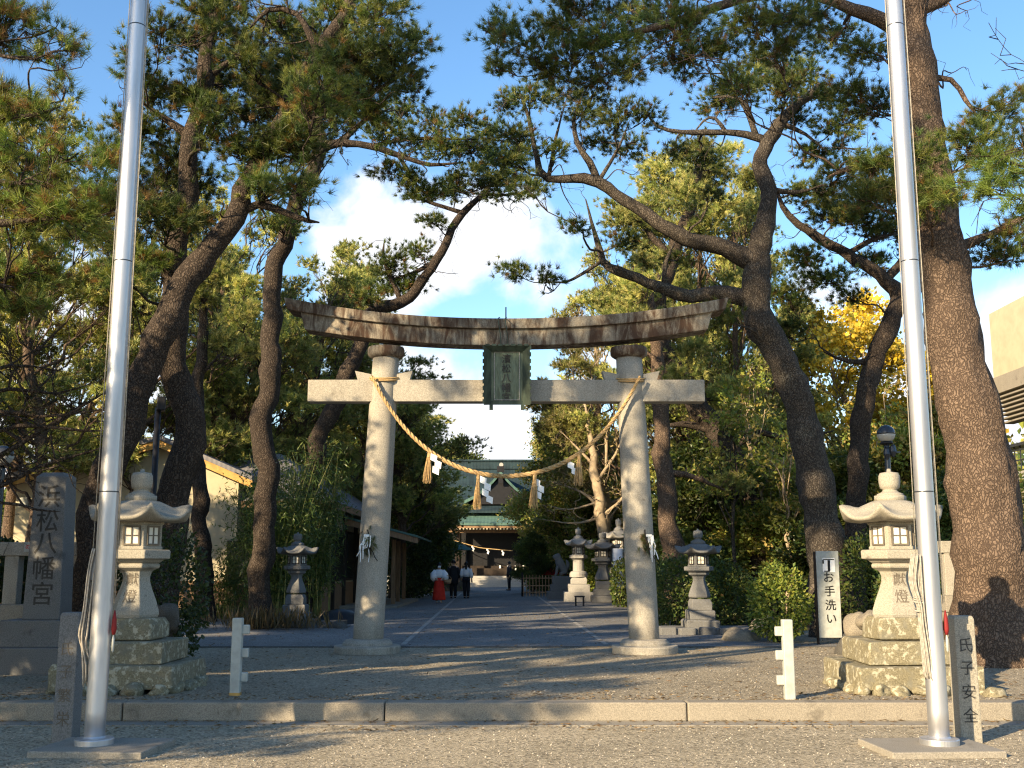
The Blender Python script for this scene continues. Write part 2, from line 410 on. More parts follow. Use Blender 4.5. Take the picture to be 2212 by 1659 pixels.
# ------------------------------------------------------------------ foliage
def needles(mb, C, D, n, L, W, spread, cols):
    k = len(C)
    d = nrm(D[:, None, :] + spread * rng.normal(size=(k, n, 3)))
    lat = nrm(np.cross(d, rng.normal(size=(k, n, 3)))) * (W / 2)
    base = C[:, None, :] - d * L * .1 + rng.normal(size=(k, n, 3)) * L * .08
    tip = base + d * (L * (.65 + .5 * rng.random((k, n, 1))))
    V = np.stack([base + lat, base - lat, tip], 2).reshape(-1, 3)
    t = cols[:, None, :] * (.75 + .5 * rng.random((k, n, 1)))
    mb.add(V, np.arange(k * n * 3).reshape(-1, 3), np.repeat(t.reshape(-1, 3), 3, 0))
def leaves(mb, C, D, L, W, cols):
    k = len(C); D = nrm(D); lat = nrm(np.cross(D, rng.normal(size=(k, 3))))
    s = (.7 + .6 * rng.random((k, 1))); L_ = L * s; lat = lat * W * s * .5
    nn = np.cross(D, nrm(lat)) * L_ * .12
    V = np.stack([C, C + D * L_ * .5 + lat + nn, C + D * L_, C + D * L_ * .5 - lat + nn], 1).reshape(-1, 3)
    mb.add(V, np.arange(k * 4).reshape(-1, 4), np.repeat(cols * (.75 + .5 * rng.random((k, 1))), 4, 0))
PINE = np.array([(.062, .098, .024), (.092, .125, .028), (.042, .070, .022), (.17, .18, .042), (.09, .115, .024), (.16, .095, .03)])
PINEP = np.array([.24, .25, .15, .20, .10, .06])
def pick(k, pal, p=None):
    i = rng.choice(len(pal), size=k, p=p); return np.asarray(pal)[i]
def crook(p, q, amt, n=5, droop=0.0):
    t = np.linspace(0, 1, n)[:, None]; L = np.linalg.norm(q - p)
    P = p + (q - p) * t + rng.normal(size=(n, 3)) * amt * L * np.sin(t * math.pi)
    P[:, 2] += -droop * L * np.sin(t[:, 0] * math.pi); return P
def fill_pad(tr, cr, c, r, root_pts, kind, dens, L, W, n, pal, palp, twig_seg=3, tw=1.0):
    """one layered clump of foliage around c with half sizes r, carried by fine twigs from root_pts"""
    area = math.pi * r[0] * r[2]
    T = max(5, int(dens * area)); ns = max(4, min(30, T // 7))
    u = nrm(rng.normal(size=(ns, 3))) * rng.random((ns, 1)) ** .4
    u[:, 2] = np.where(u[:, 2] < -.45, -u[:, 2] * .6, u[:, 2])
    E = c + u * r
    per = max(1, round(T / ns)); CC = []; DD = []
    for e in E:
        p = root_pts[rng.integers(len(root_pts))]
        P = crook(p, e, .10, 5, -.03); LL = np.linalg.norm(e - p)
        tube(tr, P, np.linspace(.006 + .007 * min(LL, 1.6), .004, 5) * tw, twig_seg)
        t = .45 + .55 * rng.random(per) ** .7; i = t * 4; a = np.minimum(i.astype(int), 3); fr = (i - a)[:, None]
        pos = P[a] * (1 - fr) + P[a + 1] * fr + rng.normal(size=(per, 3)) * np.minimum(r, .5) * np.array((.26, .26, .2))
        CC.append(pos); DD.append(nrm(P[4] - P[2]) * .5 + nrm((pos - c) / r) * .5 + np.array((0, 0, .45)) + rng.normal(size=(per, 3)) * .35)
    CC = np.concatenate(CC); DD = np.concatenate(DD)
    cols = pick(len(CC), pal, palp) * (.65 + .8 * rng.random() ** 1.6)  # random tone per clump imitates sunlit and dark clumps
    if kind == 'needle': needles(cr, CC, nrm(DD), n, L, W, .62, cols)
    else:
        C2 = np.repeat(CC, n, 0) + rng.normal(size=(len(CC) * n, 3)) * L * .9
        leaves(cr, C2, np.repeat(DD, n, 0) + rng.normal(size=(len(CC) * n, 3)) * .8 + np.array((0, 0, -.25)), L, W, np.repeat(cols, n, 0))
def px2m(Y): return Y / FPX
def hero(name, label, Y, trunk, limbs=(), pads=(), mat='bark', dens=95, pal=PINE, palp=PINEP, kind='needle', spread=1.3, cat='tree', L=None, n=None, group=None, base_z=UP, seg=16, tw=1.0, W=None, thick=.82, wig=.25, twigs=34):
    """a tree measured from the photograph: trunk/limbs are (px, py, width px[, depth offset]); pads are (px, py, rx, ry[, depth offset])"""
    def conv(q): return at(q[0], q[1], Y + (q[3] if len(q) > 3 else 0)), q[2] * px2m(Y) / 2
    tr, cr = MB(), MB()
    P = [conv(q) for q in trunk]
    b = P[0][0]
    root = thing(name, label, cat, (b[0], b[1], base_z), 0, group)
    SK = []; SR = []
    def grow(pp, sg, ro=.045):
        D, Q = catmull([p for p, _ in pp], [r for _, r in pp], .22)
        s = np.concatenate([[0], np.cumsum(np.linalg.norm(np.diff(D, axis=0), axis=1))]); env = np.minimum(1, s / .8)[:, None]
        for wl in (1.9, .95, .55): D = D + env * wig * (wl / 1.9) ** .8 * np.minimum(Q, .2)[:, None] * np.sin(s / wl * 6.283 + rng.random() * 6)[:, None] * nrm(rng.normal(size=3) * (1, .5, .3))
        Q = Q * thick * (1 + .10 * np.sin(np.arange(len(Q)) * 1.3 + rng.random() * 6) * rng.random(len(Q)))
        tube(tr, D, Q, sg, ro); SK.append(D); SR.append(Q)
    foot = (np.array((b[0], b[1], base_z - .15)), P[0][1] * 1.35)
    if b[2] > base_z + .25: grow([foot, (np.array((b[0], b[1], base_z + .3)), P[0][1] * 1.12)] + P, seg)
    else: grow([foot] + [(np.array((b[0], b[1], base_z + .12)), P[0][1] * 1.15)] + P[1:], seg)
    for lb in limbs:
        pp = [conv(q) for q in lb]
        A = np.concatenate(SK); i = np.argmin(np.linalg.norm((A - pp[0][0]) * (1, .3, 1), axis=1))
        off = A[i][1] - pp[0][0][1]
        pp = [(at(q[0], q[1], Y + off * max(0, 1 - k / 4) + (q[3] if len(q) > 3 else 0)), q[2] * px2m(Y) / 2) for k, q in enumerate(lb)]
        pp = [(A[i], min(pp[0][1] * 1.15, np.concatenate(SR)[i]))] + pp[(1 if np.linalg.norm(A[i] - pp[0][0]) < .5 else 0):]
        pp[-1] = (pp[-1][0], pp[-1][1] * .4)
        grow(pp, 8, .05)
    A = np.concatenate(SK); B = np.concatenate(SR); ok = np.where((B < .15) & (A[:, 2] > 2.5))[0]
    for i in (rng.choice(ok, size=min(twigs, len(ok)), replace=False) if len(ok) else []):
        u = nrm(rng.normal(size=3) + np.array((0, -.2, .1))); P0 = A[i]; LL = .4 + .8 * rng.random(); P1 = crook(P0, P0 + u * LL, .12, 6, .05); CP, CQ = catmull(P1, np.linspace(min(.018, B[i] * .5), .003, 6), .07); tube(tr, CP, CQ, 5)
        for k in (2, 3, 4): tube(tr, crook(P1[k], P1[k] + nrm(u + rng.normal(size=3) * .8) * LL * .4, .12, 4), np.linspace(.006, .0025, 4), 3)
    W = W or max(.006, .52 * Y / 1085); L = L or (.16 if Y < 22 else .16 + .003 * (Y - 22)); n = n or (34 if Y < 22 else 26)
    order = sorted(pads, key=lambda q: -q[1])
    for q in order:
        dy = q[4] if len(q) > 4 else rng.normal() * spread
        c = at(q[0], q[1], Y + dy); s = px2m(Y + dy) * 1.15; r = np.array((q[2] * s, max(.45, (q[2] * .6 + q[3] * .4) * s), q[3] * s))
        A = np.concatenate(SK); B = np.concatenate(SR)
        cost = np.linalg.norm(A - c, axis=1) + 1.1 * np.maximum(0, A[:, 2] - c[2] + .15) + .5 * (B < .016)
        i = int(np.argmin(cost)); p = A[i]; Ld = np.linalg.norm(c - p)
        if Ld > .25:
            r0 = min(.6 * B[i], .014 + .013 * Ld) * tw; k = max(4, int(Ld / .45) + 3)
            BP, BR = catmull(crook(p, c, .13 / math.sqrt(k), k, .04), np.linspace(r0, .011 * tw, k), .25)
            tube(tr, BP, BR, 6, .04); SK.append(BP[2:]); SR.append(BR[2:]); rp = BP[int(len(BP) * .55):]
        else: rp = A[max(0, i - 2):i + 3]
        fill_pad(tr, cr, c, r, rp, kind, dens * 1.75, L, W, n, pal, palp, tw=tw)
    tr.build('trunk', MAT[mat], root, True)
    if pads: cr.build('crown', MAT['needle' if kind == 'needle' else 'leaf'], root, False, tint=True)
    return root
def wild(name, label, loc, h, cr_r, lean=(0, 0), npads=26, crown0=.4, rad=.22, mat='bark', kind='needle', dens=60, L=.22, W=.03, n=14, pal=PINE, palp=PINEP, flat=.45, pr=1.25, cat='tree', group=None, top=.55, tw=1.0, seg=9):
    """a tree grown by rule in its own coordinates (crown between crown0*h and h)"""
    root = thing(name, label, cat, loc, 0, group); tr, cr = MB(), MB()
    k = 7; t = np.linspace(0, 1, k)
    P = np.stack([lean[0] * t ** 1.3 * h, lean[1] * t ** 1.3 * h, t * h * .93 - .15], 1); P[1:, :2] += rng.normal(size=(k - 1, 2)) * h * .018
    D, Q = catmull(P, rad * (1 - .82 * t), .5); tube(tr, D, Q, seg, .04)
    for i in range(npads):
        f = crown0 + (1 - crown0) * ((i + rng.random()) / npads) ** .85; a = rng.random() * 2 * math.pi
        g = (f - crown0) / (1 - crown0); env = cr_r * (1 - g ** 2 * top) * (.55 + .45 * min(1, g * 4))
        b = D[min(len(D) - 1, int(f * .92 * (len(D) - 1)))]
        rr = env * math.sqrt(rng.random()) ; c = np.array((b[0] + rr * math.cos(a), b[1] + rr * math.sin(a), f * h * .98 + rng.normal() * .2))
        s = pr * (.7 + .6 * rng.random()) * (1 - .35 * g); r = np.array((s, s, s * flat))
        j = max(1, int((f * .92 - .06 - .25 * rr / h) * (len(D) - 1))); p = D[min(j, len(D) - 1)]
        kk = max(4, int(np.linalg.norm(c - p) / .6) + 3)
        BP, BR = catmull(crook(p, c, .12 / math.sqrt(kk), kk, .02), np.linspace(min(.6 * Q[min(j, len(Q) - 1)], .02 + .014 * rr), .012, kk) * tw, .4)
        tube(tr, BP, BR, 5); fill_pad(tr, cr, c, r, BP[int(len(BP) * .5):], kind, dens, L, W, n, pal, palp, tw=tw)
    tr.build('trunk', MAT[mat], root, True, local=True); cr.build('crown', MAT['needle' if kind == 'needle' else 'leaf'], root, False, local=True, tint=True)
    return root

# ================================================================== the setting
def sheet(name, pts, z, mat, kind='structure', thick=None):
    mb = MB(); v = [(x, y, z) for x, y in pts]
    mb.add(v, [tuple(range(len(v)))]); o = mb.build(name, mat); return tag(o, kind=kind)
mb = MB(); g = np.linspace(-1500, 1500, 5)
mb.add([(x, y, 0) for y in g for x in g], [(j * 5 + i, j * 5 + i + 1, j * 5 + i + 6, j * 5 + i + 5) for j in range(4) for i in range(4)])
tag(mb.build('ground', MAT['street']), kind='structure')
KY = 12.02
mb = MB(); box(mb, (0, KY + .22 + 150, UP / 2 - .002), (400, 300, UP - .004)); tag(mb.build('forecourt', MAT['fore']), kind='structure')
mb = MB(); xs = [-60, -40, -25, -16, -11.0, -8.0, -4.16, -1.36, 1.87, 4.75, 7.4, 11, 16, 25, 40, 60]
for a, b in zip(xs[:-1], xs[1:]): box(mb, ((a + b) / 2, KY + .11, UP / 2 + .006), (b - a - .012, .22, UP + .012))
tag(mb.build('kerb', MAT['kerb'], bevel=.018), kind='structure')
mb = MB(); box(mb, (0, KY - .16, .004), (120, .30, .012)); tag(mb.build('gutter', MAT['concrete']), kind='structure')
def px_(Y): return -(Y - 18.8) * .0175          # the approach runs one degree to the left
sheet('path', [(-60, 20.2), (60, 20.2), (60, 20.9), (5.2, 21), (4.4 + px_(80), 80), (-5.4 + px_(80), 80), (-5.4, 31), (-60, 31)], UP + .004, MAT['path'])
sheet('planting_bed', [(5.4, 25.2), (60, 25.2), (60, 100), (4.6 + px_(56), 100), (4.6 + px_(56), 56), (5.0, 30)], UP + .008, MAT['soil'])
sheet('planting_bed', [(-60, 31.2), (-5.6, 31.2), (-5.7, 33), (-60, 34)], UP + .012, MAT['soil'])
sheet('planting_bed', [(6.0, 16.2), (60, 15.5), (60, 20), (9.0, 20.1), (6.6, 18.5)], UP + .012, MAT['soil'])
for sx, X0 in ((-1, -1.98), (1, 1.78)):
    mb = MB(); Y = 20.6
    while Y < 58:
        L = .7 + .5 * rng.random()
        mb.add([(X0 + px_(Y) - .05, Y, UP + .012), (X0 + px_(Y) + .05, Y, UP + .012), (X0 + px_(Y + L) + .05, Y + L, UP + .012), (X0 + px_(Y + L) - .05, Y + L, UP + .012)], [(0, 1, 2, 3)])
        Y += L + (.05 if rng.random() < .8 else .25)
    tag(mb.build('path_edging', MAT['palestone']), kind='structure')
mb = MB(); box(mb, (0, 20.1, UP + .004), (36, .10, .02)); tag(mb.build('path_border', MAT['darkstone']), kind='structure')

# loose pebbles on the street and the forecourt
mb = MB(); k = 16000
Yp = 8.4 + rng.random(k) ** 1.4 * 12; Xp = (rng.random(k) - .5) * Yp * 1.02; ok = (np.abs(Yp - KY - .05) > .32); Xp, Yp = Xp[ok], Yp[ok]; k = len(Xp)
zp = np.where(Yp > KY, UP, 0.0); r = .005 + .009 * rng.random(k) ** 2.2
oc = np.array([(1, 0, 0), (0, 1, 0), (-1, 0, 0), (0, -1, 0), (0, 0, .7), (0, 0, -.4)])
V = np.stack([Xp, Yp, zp], 1)[:, None, :] + oc * r[:, None, None] * (.6 + .8 * rng.random((k, 6, 1)))
fc = np.array([(0, 1, 4), (1, 2, 4), (2, 3, 4), (3, 0, 4)])
tn = pick(k, [(.34, .30, .24), (.29, .255, .2), (.38, .34, .275), (.20, .18, .14)])
mb.add(V.reshape(-1, 3), (fc[None] + (np.arange(k) * 6)[:, None, None]).reshape(-1, 3), np.repeat(tn, 6, 0))
q = NT('pebbles'); a = q.n('ShaderNodeAttribute', attribute_name='tint'); MAT['pebble'] = q.done(a.outputs['Color'], .9)
tag(mb.build('gravel', MAT['pebble'], tint=True), kind='stuff')

# ================================================================== torii
TY = 18.84; TX = -.10
torii = thing('torii_gate', 'large stained stone torii gate standing across the gravel approach', 'torii gate', (TX, TY, UP))
for s, xb, xt in ((-1, -2.44, -2.22), (1, 2.24, 2.06)):
    mb = MB(); ft = np.array((xb, TY, UP)); tp = np.array((xt, TY, 5.28))
    rg = []
    for t in np.linspace(0, 1, 12):
        c = ft + (tp - ft) * t; rg.append(ring(c, .255 - .028 * t + .012 * math.sin(math.pi * t), 40))
    loft(mb, rg); mb.build('pillar', MAT['torii'], torii, True)
    mb = MB(); lathe(mb, (xb, TY, UP), [(.30, 0), (.55, .0), (.56, .10), (.55, .125), (.42, .13), (.415, .17), (.37, .22), (.28, .235)], 48)
    mb.build('base_stone', MAT['torii'], torii, False)
    mb = MB(); lathe(mb, (xt, TY, 5.235), [(.22, 0), (.265, .012), (.31, .045), (.325, .09), (.325, .15), (.31, .195), (.2, .205)], 40)
    mb.build('cap_ring', MAT['kasagi'], torii, True)
    x0 = xb + (xt - xb) * .89
    for e in (-1, 1):
        mb = MB(); v = np.array([(0, 0), (.30, 0), (.36, .16), (0, .10)])
        P = []
        for y in (-.10, .10): P += [(x0 + e * (.215 + a * .8), TY + y, 4.842 + b) for a, b in v]
        loft(mb, [np.array(P[:4]), np.array(P[4:])]); mb.build('wedge', MAT['torii'], torii)
mb = MB(); L = 6.91; x = TX
box(mb, (TX, TY, 4.645), (L, .30, .385)); mb.build('tie_beam', MAT['torii'], torii, bevel=.012)
def bowed(name, half, zb, h, dep, slant, ridge=0, mat='kasagi'):
    mb = MB(); xs = np.linspace(-1, 1, 49); rg = []
    sec = [(-dep / 2, 0), (dep / 2, 0), (dep / 2 + .01, h - ridge), (0, h), (-dep / 2 - .01, h - ridge)]
    for u in xs:
        rise = .36 * abs(u * half / 3.93) ** 2.1
        rg.append(np.array([(TX + u * (half + slant * z), TY + y, zb + z + rise + .05 * abs(u) ** 3 * z / h) for y, z in sec]))
    loft(mb, rg); return mb.build(name, MAT[mat], torii, bevel=.012)
bowed('lower_lintel', 3.53, 5.435, .285, .42, .32)
bowed('upper_lintel', 3.83, 5.722, .225, .58, .40, .05)

# plaque on the lintel
pc = at(1095, 811, TY - .42)
pl = thing('name_plaque', 'weathered green bronze shrine name plaque hanging from the torii lintel', 'plaque', pc)
tl = R(10); TM = np.array(((1, 0, 0), (0, math.cos(tl), -math.sin(tl)), (0, math.sin(tl), math.cos(tl))))
def P_(x, y, z): return tuple(np.array((x, y, z)) @ TM.T)
mb = MB(); box(mb, P_(0, .03, 0), (.62, .05, .92), tilt=TM); mb.build('board', MAT['board'], pl, local=True)
mb = MB()
for x0, x1, z0, z1, lo, hi in ((-.395, -.27, -.50, .52, 'l', 0), (.27, .395, -.50, .52, 'r', 0), (-.395, .395, .41, .52, 't', 0), (-.34, .34, -.50, -.43, 'b', 0)):
    # bevelled frame bars: the outer edge stands forward
    fo, fi = -.14, -.03
    ax = {'l': (fo, fi, fi, fo), 'r': (fi, fo, fo, fi), 't': (fi, fi, fo, fo), 'b': (fi, fi, fi, fi)}[lo]
    f = [(x0, ax[0], z0), (x1, ax[1], z0), (x1, ax[2], z1), (x0, ax[3], z1)]; bk = [(a, .06, b) for a, _, b in f]
    mb.add([P_(*p) for p in f + bk], CUBE_F)
for i in range(9):
    z = -.44 + i * .115
    for s in (-1, 1): box(mb, P_(s * .40, -.10, z), (.03, .09, .075), tilt=TM)
for i in range(7): box(mb, P_(-.33 + i * .11, -.10, .527), (.078, .09, .03), tilt=TM)
for s in (-1, 1): box(mb, P_(s * .27, -.02, -.54), (.06, .09, .10), tilt=TM)
mb.build('frame', MAT['bronze'], pl, local=True)
mb = MB()
for s in (-1, 1): box(mb, P_(s * .215, -.005, -.005), (.012, .02, .82), tilt=TM); box(mb, P_(0, -.005, -.005 + s * .41), (.44, .02, .012), tilt=TM)
mb.build('inner_moulding', MAT['palestone'], pl, local=True)
wr = writing([(c, P_(-.01, -.0, .29 - i * .165), .165) for i, c in enumerate('濱松八幡宮')], TM @ (1, 0, 0), TM @ (0, 0, 1), MAT['cut'], None, depth=.012, bold=.006)
wr.name = 'lettering'; wr.parent = pl
mb = MB()
for x in (-.10, .02): tube(mb, catmull([pc + (x, 0, .5), pc + (x - .02, -.02, .75), pc + (x - .05, -.03, .98), pc + (x - .03, .45, 1.13)], [1] * 4, .1)[0], .009, 6)
tube(mb, [pc + (-.02, .3, 1.05), pc + (-.02, .3, 1.28)], .012, 6)
mb.build('hanging_wire', MAT['bronze'], pl)

# sacred rope
rp = thing('sacred_rope', 'thick twisted straw rope slung between the two torii pillars', 'rope', (TX, TY - .3, 3.1))
RY = TY - .34
A = at(803, 812, RY); B = at(1383, 814, RY); M_ = at(1092, 1028, RY)
def ropept(u):
    x = A[0] + (B[0] - A[0]) * u; k = 2.1; c = (math.cosh(k * (2 * u - 1)) - 1) / (math.cosh(k) - 1)
    return np.array((x, RY, M_[2] + (A[2] - M_[2]) * c))
US = np.linspace(0, 1, 260); C_ = np.array([ropept(u) for u in US]); T_ = nrm(np.gradient(C_, axis=0)); s_ = np.concatenate([[0], np.cumsum(np.linalg.norm(np.diff(C_, axis=0), axis=1))])
up_ = np.cross(T_, (0, -1, 0)); mb = MB()
th = .040 * (.62 + .38 * np.sin(math.pi * US) ** .6)
for j in range(3):
    a = s_ / .30 * 2 * math.pi + j * 2 * math.pi / 3
    tube(mb, C_ + (np.cos(a)[:, None] * np.array((0, -1, 0)) + np.sin(a)[:, None] * up_) * (th * .55)[:, None], th * .56, 8, .03)
mb.build('twisted_strands', MAT['straw'], rp, True)
for s, E_, xc in ((-1, A, -2.235), (1, B, 2.075)):
    mb = MB(); a = np.linspace(0, 2 * math.pi, 40)
    for dz in (0, .035): tube(mb, np.stack([xc + .265 * np.cos(a), TY + .265 * np.sin(a), E_[2] + .06 * np.sin(a) + dz], 1), .016, 6)
    mb.build('binding', MAT['straw'], rp, True)
def shide(mb, p, s, n=4):
    x, y, z = p
    for i in range(n):
        dx = (.055 if i % 2 else 0) + i * .018 * s; h = .13
        v = [(x + dx, y - .01 * (i % 2), z - i * h * .82), (x + dx + .11, y - .01, z - i * h * .82 - .05), (x + dx + .10, y - .015, z - i * h * .82 - h - .03), (x + dx - .005, y - .005, z - i * h * .82 - h + .02)]
        v2 = [(a, b + .004, c) for a, b, c in v]; mb.add(v + v2, CUBE_F)
for px, ptop, pbot, side, np_ in ((930, 985, 1048, 1, 3), (1035, 1034, 1105, 1, 4), (1155, 1034, 1105, -1, 3), (1250, 985, 1050, -2, 2)):
    u = (px - 803) / 580; p0 = ropept(u) + (0, -.02, -.03); hh = (pbot - ptop) * RY / FPX; mb = MB()
    for i in range(70):
        a = rng.random() * 6.28; r1 = .085 * math.sqrt(rng.random())
        e = p0 + (r1 * math.cos(a) - .03, r1 * math.sin(a) * .8, -hh * (.85 + .22 * rng.random()))
        m = p0 + ((e - p0) * (.55, .55, .5)) ; m[:2] = p0[:2] + (e - p0)[:2] * .62
        tube(mb, [p0 + (rng.normal() * .008, rng.normal() * .008, .02), m, e], [.008, .006, .003], 4)
    lathe(mb, tuple(p0 + (-.004, 0, -.10)), [(.012, .1), (.03, .085), (.034, .05), (.03, .02)], 10)
    mb.build('straw_tassel', MAT['straw'], rp)
    mb = MB(); shide(mb, p0 + ((.03, -.09, -.02) if side > 0 else (-.02, .05, -.05) if side == -1 else (-.20, .02, -.10)), 1 if side > 0 else .6, np_); mb.build('paper_streamer', MAT['paper'], rp)

# pine sprigs tied to the pillars
for px, py, lab, wx in ((796, 1172, 'small pine sprig tied with white paper to the left torii pillar', -.05), (1396, 1172, 'small pine sprig tied with white paper to the right torii pillar', .07)):
    p = at(px, py, TY - .30); t = thing('pine_sprig', lab, 'pine sprig', p, 0, 'pine sprigs on the torii pillars')
    mb = MB(); tube(mb, crook(p + (-.02, 0, .22), p + (.05, -.04, -.20), .05), .012, 6); tube(mb, crook(p, p + (.16, -.03, -.30), .05), .008, 5); mb.build('stem', MAT['darkwood'], t)
    mb = MB(); C = p + rng.normal(size=(26, 3)) * (.05, .02, .10); C[:, 1] = np.minimum(C[:, 1], TY - .27)
    needles(mb, C, nrm(rng.normal(size=(26, 3)) * .4 + np.array((.1, -.3, -.8))), 16, .15, .006, .35, pick(26, PINE * .8)); mb.build('needles', MAT['needle'], t, tint=True)
    mb = MB()
    for i in range(7):
        q0 = p + (wx + rng.normal() * .05, -.02, .12); tube(mb, crook(q0, q0 + (rng.normal() * .06, -.02, -.2 - .28 * rng.random()), .06), [.014, .012, .01, .009, .006], 4)
    box(mb, p + (wx * .6, -.04, .12), (.09, .03, .04), .3); mb.build('paper_ribbon', MAT['paper'], t)

# ================================================================== stone lanterns
def hexr(phi): return math.cos(math.pi / 6) / math.cos((phi % (math.pi / 3)) - math.pi / 6)
def make_lantern(name, label, loc, s=1.0, mats=('lantern', 'lichen'), text=None, rocks=True, tiers=((.86, .03, .31), (.635, .314, .57), (.40, .574, .83)), n=6, group=None, square_base=True):
    t = thing(name, label, 'stone lantern', loc, 0, group); m0, m1 = MAT[mats[0]], MAT[mats[1]]
    for i, (r, z0, z1) in enumerate(tiers):
        mb = MB(); nb = 4 if square_base else 6; rot = math.pi / 4 if square_base else 0; ch = .03
        rr = r * (1.18 if square_base else 1)
        lathe(mb, (0, 0, 0), [(rr, z0), (rr, z1 - ch), (rr - ch, z1)] if i < 2 else [(rr, z0), (rr * 1.0, z0 + (z1 - z0) * .66), (rr * .86, z1)], nb, rot)
        o = mb.build('base_tier', m1, t, local=True, bevel=.02)
        V = o.data.vertices
        for v in V: v.co += Vector(rng.normal(size=3) * .008)
    mb = MB()
    lathe(mb, (0, 0, 0), [(.285, .83), (.30, .87), (.295, .92), (.255, 1.04), (.205, 1.16), (.172, 1.26), (.168, 1.32), (.19, 1.385), (.25, 1.415), (.275, 1.425), (.285, 1.45), (.275, 1.475), (.25, 1.485)], n)
    sh = mb.build('shaft', m0, t, local=True, bevel=.01)
    mb = MB(); lathe(mb, (0, 0, 0), [(.27, 1.485), (.30, 1.50), (.33, 1.525), (.40, 1.535), (.405, 1.63), (.385, 1.645)], n); mb.build('platform', m0, t, local=True, bevel=.012)
    mb = MB(); lathe(mb, (0, 0, 0), [(.30, 1.645), (.30, 1.68), (.285, 1.685), (.285, 1.945), (.31, 1.955), (.30, 1.99)], n); fb = mb.build('firebox', m0, t, local=True, bevel=.008)
    for k in (-90, -150, -30, 90):
        a = R(k); ap = .285 * math.cos(math.pi / 6); c = np.array((math.cos(a), math.sin(a), 0)) * ap; rz = a + math.pi / 2; w_ = .185 if k in (-90, 90) else .17; zc = 1.815; h_ = .215
        mb = MB()
        def bar(dx, dz, sx, sz, d): box(mb, c + np.array((math.cos(rz) * dx + math.cos(a) * d, math.sin(rz) * dx + math.sin(a) * d, zc + dz)), (sx, .03, sz), rz)
        for e in (-1, 1): bar(e * w_ / 2, 0, .02, h_ + .02, .004); bar(0, e * h_ / 2, w_ - .022, .02, .004)
        bar(0, 0, .013, h_ - .022, .003); bar(-w_ / 4 - .003, 0, w_ / 2 - .022, .012, .0025); bar(w_ / 4 + .003, 0, w_ / 2 - .022, .012, .0025)
        wn = mb.build('window', MAT['darkwood'] if mats[0] != 'lantern' else MAT['cutw'], fb, local=True)
        mb = MB(); box(mb, c + np.array((math.cos(a) * -.004, math.sin(a) * -.004, zc)), (w_ - .01, .016, h_ - .01), rz); mb.build('pane', MAT['frost'], wn, local=True)
    mb = MB(); rg = []; ph = np.arange(72) / 72 * 2 * math.pi
    hx = np.array([hexr(p) for p in ph]); cn = np.array([(abs((p % (math.pi / 3)) - math.pi / 6) / (math.pi / 6)) for p in ph])
    for rr, z, u, rd in ((.30, 1.99, 0, 1), (.46, 1.975, .015, 1), (.575, 1.985, .10, 1), (.63, 1.995, .14, 1), (.645, 2.03, .155, 1), (.60, 2.045, .155, 1), (.50, 2.085, .10, 1), (.42, 2.125, .03, .8), (.33, 2.195, 0, .45), (.24, 2.235, 0, .2), (.15, 2.25, 0, 0)):
        hr = rr * (1 + (hx / hx.max() - 1) * rd)
        rg.append(np.stack([hr * np.cos(ph), hr * np.sin(ph), z + u * cn ** 3.0], 1))
    loft(mb, rg); mb.build('roof', m0 if mats[0] != 'lantern' else MAT['lantern'], t, True, local=True)
    mb = MB(); lathe(mb, (0, 0, 0), [(.20, 2.235), (.20, 2.305), (.185, 2.31)], 6); lathe(mb, (0, 0, 0), [(.165, 2.30), (.155, 2.33), (.115, 2.345), (.09, 2.365), (.085, 2.385), (.115, 2.40), (.122, 2.43), (.13, 2.48), (.128, 2.55), (.11, 2.59), (.05, 2.60), (.03, 2.605), (.022, 2.64), (.005, 2.645)], 24)
    mb.build('finial', m0, t, True, local=True)
    if rocks:
        mb = MB(); a = 0
        while a < 2 * math.pi:
            sz = .085 + .05 * rng.random(); rad = .70 / max(abs(math.cos(a)), abs(math.sin(a))) ** .8 + .03 + rng.normal() * .02
            rock_into(mb, (rad * math.cos(a), rad * math.sin(a), .03), (sz * 1.15, sz, sz * .75)); a += sz * 2.1 / rad
        mb.build('edging_stones', m1, t, True, local=True)
    if text:
        it = [(ch, (0, -.168 * .866 - .002 - dy, z), sz) for ch, z, sz, dy in text]
        # cut into the sloping front face
        wr_ = MB()
        prof = [(1.385, .19), (1.32, .168), (1.26, .172), (1.16, .205), (1.04, .255), (.92, .295)]
        for ch, z, sz, _ in text:
            V, F = glyph(ch, .004); zz = z + V[:, 1] * sz
            rr = np.interp(zz, [p[0] for p in prof][::-1], [p[1] for p in prof][::-1]) * .866
            wr_.add(np.stack([V[:, 0] * sz, -rr - .003 * V[:, 2] - .0005, zz], 1), F)
        wr_.build('lettering', MAT['cutw'], sh, local=True)
    t.scale = (s,) * 3
    return t
_ico = None
def rock_into(mb, c, r, rough=.16, seed=None):
    global _ico
    if _ico is None:
        bm = bmesh.new(); bmesh.ops.create_icosphere(bm, subdivisions=3, radius=1); _ico = (np.array([v.co[:] for v in bm.verts]), np.array([[v.index for v in f.verts] for f in bm.faces])); bm.free()
    V, F = _ico; d = np.zeros(len(V))
    for _ in range(5):
        k = nrm(rng.normal(size=3)); d += rough * .55 * np.sin((V @ k) * (2 + 3 * rng.random()) + rng.random() * 6)
    for _ in range(5):
        k = nrm(rng.normal(size=3)); hgt = .72 + .2 * rng.random(); d = np.minimum(d, d + np.minimum(0, hgt - V @ k) * .9)
    a = rng.random() * 6.28; Q = V * (1 + d)[:, None] * np.array(r); Q = Q @ np.array(((math.cos(a), math.sin(a), 0), (-math.sin(a), math.cos(a), 0), (0, 0, 1)))
    mb.add(Q + np.array(c), F)
def rock(label, c, r, mat='boulder', group=None, name='boulder', rough=.16):
    mb = MB(); rock_into(mb, (0, 0, 0), r, rough); o = mb.build(name, MAT[mat], None, True); o.location = tuple(float(q) for q in c); return tag(o, label, 'rock', group)

